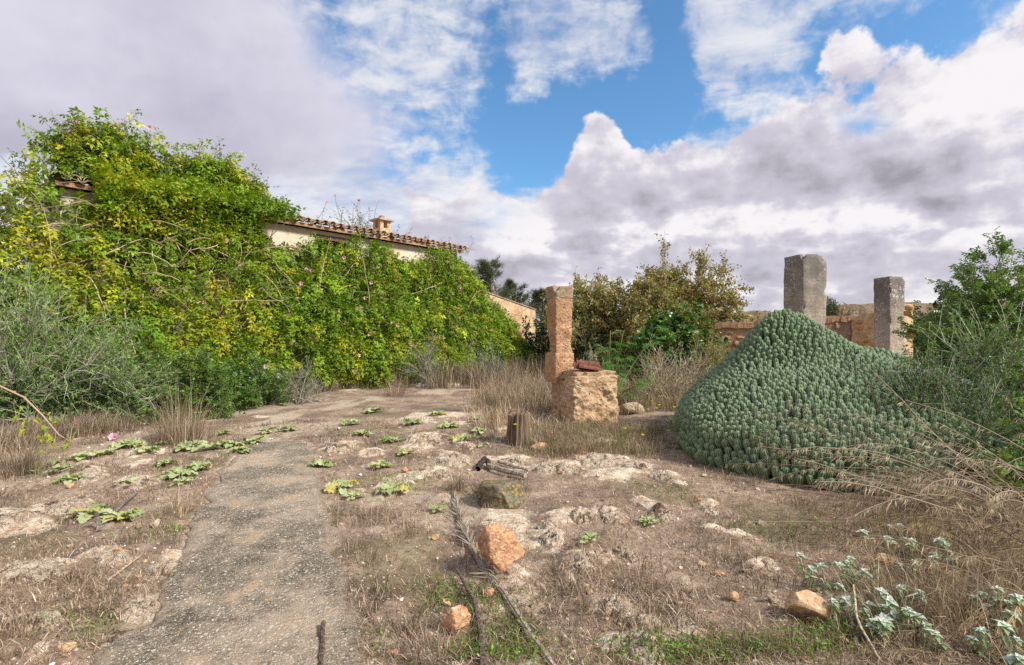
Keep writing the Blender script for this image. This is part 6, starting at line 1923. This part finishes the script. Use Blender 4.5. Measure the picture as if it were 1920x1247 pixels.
# separate clumps one can point at
for label, px, py, w, h, n_, kk in [('round dry brown grass tuft with tall pale stems before the lentisk', 340, 822, 110, 100, 900, 1.0), ('dry brown grass tuft at the left edge below the yellow shoot', 40, 880, 110, 70, 700, .9), ('dry straw tuft at the end of the pale track, below the vine', 745, 735, 70, 50, 420, 1.0), ('small reddish dry grass tuft left of the lichen boulder', 855, 912, 36, 40, 200, .75), ('wispy pale dry tuft on the left edge of the path', 335, 960, 70, 80, 90, 1.3)]:
    g = G(px, py); t = thing('grass_tuft', label, 'grass tuft', (*g, gz(*g))); mb = MB()
    m1 = w / FPX * g[1]; h1 = h / FPX * g[1]
    tufts(mb, [g] * 3, [n_ // 2, n_ // 3, n_ // 6], [h1 * .7, h1 * .9, h1 * 1.5], [m1 * .26, m1 * .2, m1 * .12], rg, (.003, .006), (.05, .9), kk)
    obj('blades', mb, M['straw'], t, kind='stuff')
# dry upright stems
mb = MB(); g = G(705, 985)
for i in range(7):
    p = np.array([g[0] + rg.normal(0, .12), g[1] + rg.normal(0, .1), 0.0]); shoot(mb, p, [rg.normal(.1, .12), rg.normal(0, .1), 1], rg.uniform(.25, .52), .0035, rg, -.0, .12, (.46, .37, .26), 5, 4)
st = thing('dry_stems', 'thin pale upright dry stems beside the straggling mullein', 'stems', (*g, 0)); obj('stem', mb, M['straw'], st, kind='stuff')

# green weeds and blades
mb = MB(); rg = np.random.default_rng(820)
for px, py, sx, sy, n_, hh in [(835, 1105, 45, 28, 900, .05), (905, 1110, 40, 40, 300, .07), (950, 1170, 60, 50, 900, .07), (960, 1215, 60, 30, 500, .08), (1300, 1225, 100, 26, 1500, .07), (1480, 985, 90, 22, 700, .05), (1180, 1215, 60, 20, 250, .05), (1560, 1180, 60, 30, 500, .07), (300, 1000, 60, 20, 350, .04), (160, 1170, 70, 30, 500, .05), (740, 890, 60, 16, 500, .04), (900, 815, 50, 12, 300, .05), (770, 905, 60, 12, 400, .04), (550, 1000, 400, 120, 300, .03), (340, 990, 30, 10, 200, .05), (1260, 915, 50, 14, 250, .04), (1450, 1215, 120, 24, 1300, .07), (80, 880, 60, 16, 300, .05), (330, 1180, 120, 30, 10, .03), (700, 1190, 40, 40, 200, .04), (880, 1215, 30, 20, 300, .07)]:
    n_ = int(n_ * .62)
    q = np.c_[rg.normal(px, sx * .75, n_), np.clip(rg.normal(py, sy * .6, n_), 760, 1330)]
    d = FPX * CAM_H / (q[:, 1] - HY); P = np.c_[(q[:, 0] - CX) / FPX * d, d]
    P = P[(poly_sd(P[:, 0], P[:, 1], PATH_POLY) < -.02) & (poly_sd(P[:, 0], P[:, 1], MP) < -.05)]; n2 = len(P)
    P = np.c_[P, ground_z(P[:, 0], P[:, 1])]; h2 = n2 // 2
    blades(mb, P[:h2], hh * rg.uniform(.6, 1.6, h2), rg.uniform(.003, .006, h2), rg.uniform(.1, 1.0, h2), rg.uniform(0, 6.28, h2), vary((.16, .19, .045), h2, .3, .18, rg), .6)
    Q = P[h2:] + np.c_[np.zeros((n2 - h2, 2)), rg.uniform(.005, hh * .7, n2 - h2)]
    scatter(mb, oval, Q, rg.normal(0, 1, (len(Q), 3)) * [1, 1, .4], rg.uniform(.014, .034, len(Q)), vary((.13, .21, .03), len(Q), .35, .18, rg), rg.normal(0, .4, len(Q)))
tag(obj('weeds', mb, M['leaf'], kind='stuff'), 'small fresh green weeds and grass blades in the litter')
mb = MB()
for px, py in [(1228, 738), (1236, 752), (1231, 758), (1264, 756), (1172, 796), (1221, 745), (1255, 800), (985, 690), (960, 772), (994, 696), (1215, 760), (1205, 808)]:
    g = G(px, py + 16); mb.add(rock_verts((.028, .028, .014), 3, 1)[0] + W(px, py, g[1]), ico(1)[1], (.72, .58, .01))
tag(obj('yellow_flowers', mb, M['petal'], kind='stuff'), 'tiny yellow flowers dotted through the dry scrub')

# ------------------------------------------------------------------ tall arching dry grass at the right
def arch_grass(label, base, n_, seed, ln, dirx, group=None, col=(.44, .355, .265), pan=1.0, rad=.3, elev=(.25, 1.0)):
    rg = np.random.default_rng(seed); base = np.asarray(base, float); t = thing('arching_grass', label, 'grass', base, group)
    mb, ml = MB(), MB()
    for i in range(n_):
        sag = rg.uniform(.04, .15)
        p = base + rg.normal(0, rad, 3) * [1, .8, 0]; p[2] = gz(p[0], p[1])
        el_ = rg.uniform(*elev); a = math.atan2(dirx[1], dirx[0]) + rg.normal(0, .58)
        d = np.array([math.cos(a) * math.cos(el_), math.sin(a) * math.cos(el_), math.sin(el_)]); L = ln * rg.uniform(.55, 1.15)
        pts = [p]; dd = d.copy()
        for k in range(8):
            dd = dd + np.array([0, 0, -sag]) + rg.normal(0, .045, 3); dd /= np.linalg.norm(dd); pts.append(pts[-1] + dd * L / 8)
        pts = np.array(pts); pts[:, 2] = np.maximum(pts[:, 2], .02)
        cc = np.array(col) * rg.uniform(.6, 1.35); tube(mb, pts, np.linspace(.0040, .0018, 9), 3, cc, cap=False)
        # a one-sided nodding plume
        if rg.random() < pan:
            m_ = 46; u = rg.uniform(.55, 1.0, m_); idx = np.minimum((u * 8).astype(int), 7); f_ = (u * 8 - idx)[:, None]
            q = pts[idx] * (1 - f_) + pts[idx + 1] * f_
            tdir = (pts[-1] - pts[-3]); tdir /= np.linalg.norm(tdir)
            D = tdir * .7 + np.array([0, 0, -.8]) + rg.normal(0, .30, (m_, 3))
            sl = (np.array([[0, 0, 0], [-.035, .55, .0], [0, 1.0, -.12], [.035, .55, .0]]), [(0, 3, 1), (3, 2, 1)])
            scatter(ml, sl, q, D, rg.uniform(.05, .11, m_) * (1.25 - u * .55), vary(np.array(col) * 1.25, m_, .2, .08, rg), rg.normal(0, 1, m_))
        # basal and stem leaves
        for k in range(3):
            j = rg.integers(1, 5); ddl = (pts[j + 1] - pts[j]) / (L / 8) + rg.normal(0, .5, 3)
            q = [pts[j]]; e = ddl / np.linalg.norm(ddl)
            for w in range(4): e = e + [0, 0, -.22]; e /= np.linalg.norm(e); q.append(q[-1] + e * rg.uniform(.04, .08))
            tube(mb, q, [.0028, .003, .0026, .002, .0008], 3, cc * rg.uniform(.8, 1.3), cap=False)
    obj('stems', mb, M['straw'], t, kind='stuff')
    if ml.n: obj('plumes', ml, M['straw'], t, kind='stuff')


arch_grass('tall dry grass arching with pale plumes over the right end of the spurge mound', at_depth(1900, 4.6), 80, 901, 1.8, (-1, .12), rad=.36, elev=(.3, .85))
arch_grass('lower tangle of dry grass stems under the buckthorn at the right', at_depth(1850, 4.2), 75, 902, 1.1, (-1, -.15), rad=.42, col=(.33, .25, .17), pan=.5, elev=(.1, .8))
arch_grass('dry grass spilling over the ground at the right edge', at_depth(1900, 3.5), 55, 903, .95, (-1, .1), rad=.32, col=(.36, .27, .18), pan=.6, elev=(.1, .7))
arch_grass('single bowed dry plume above the silver plants at the right', at_depth(1935, 3.0), 10, 904, .95, (-1, .10), rad=.08, col=(.55, .43, .28), elev=(.45, .75))
arch_grass('dry plumed grass at the bottom right corner', at_depth(1900, 2.45), 16, 905, .55, (-1, .1), rad=.16, col=(.40, .30, .20), elev=(.15, .5))
arch_grass('pale dry plumes hanging at the right edge above the lime sprout', at_depth(1990, 5.3), 10, 906, 1.3, (-1, -.1), rad=.15, col=(.44, .34, .22), elev=(.7, 1.1))
mb = MB(); rg = np.random.default_rng(930)
cs = screen_pts(120, 1640, 1960, 930, 1180, rg); cs = cs[(cs[:, 0] > 1.9) & (poly_sd(cs[:, 0], cs[:, 1], MP) < 0)]
tufts(mb, cs, rg.integers(30, 70, len(cs)), rg.uniform(.14, .40, len(cs)), rg.uniform(.06, .15, len(cs)), rg, (.0025, .005), (.1, 1.1), .95)
tag(obj('dry_grass', mb, M['straw'], kind='stuff'), 'dry grey brown grass litter at the right edge')
# a bare dark branch of buckthorn lying over the mound
mb = MB(); pts = np.array([W(1665, 795, 5.7), W(1645, 750, 5.75), W(1632, 715, 5.8), W(1600, 690, 5.9)]); tube(mb, pts, [.010, .008, .006, .003], 5, (.10, .065, .05))
bb = thing('dark_branch', 'bare dark branch leaning over the right side of the spurge mound', 'branch', pts[0]); obj('wood', mb, M['twig'], bb)
for label, px, py, d, sz, seed in [('sparse green buckthorn sprig growing through the front of the spurge mound', 1480, 815, 5.6, (.42, .3, .42), 941), ('thin green sprig at the left foot of the spurge mound', 1285, 800, 7.3, (.32, .3, .5), 942)]:
    shrub('buckthorn_sprig', label, 'plant', W(px, py + 30, d), sz, seed, 12, 8, .18, 8, oval, (.018, .03), (.09, .15, .045), 'leaf', (.24, .22, .16), .002, .004, .3)

for m_ in [m_ for m_ in bpy.data.meshes if m_.users == 0]: bpy.data.meshes.remove(m_)
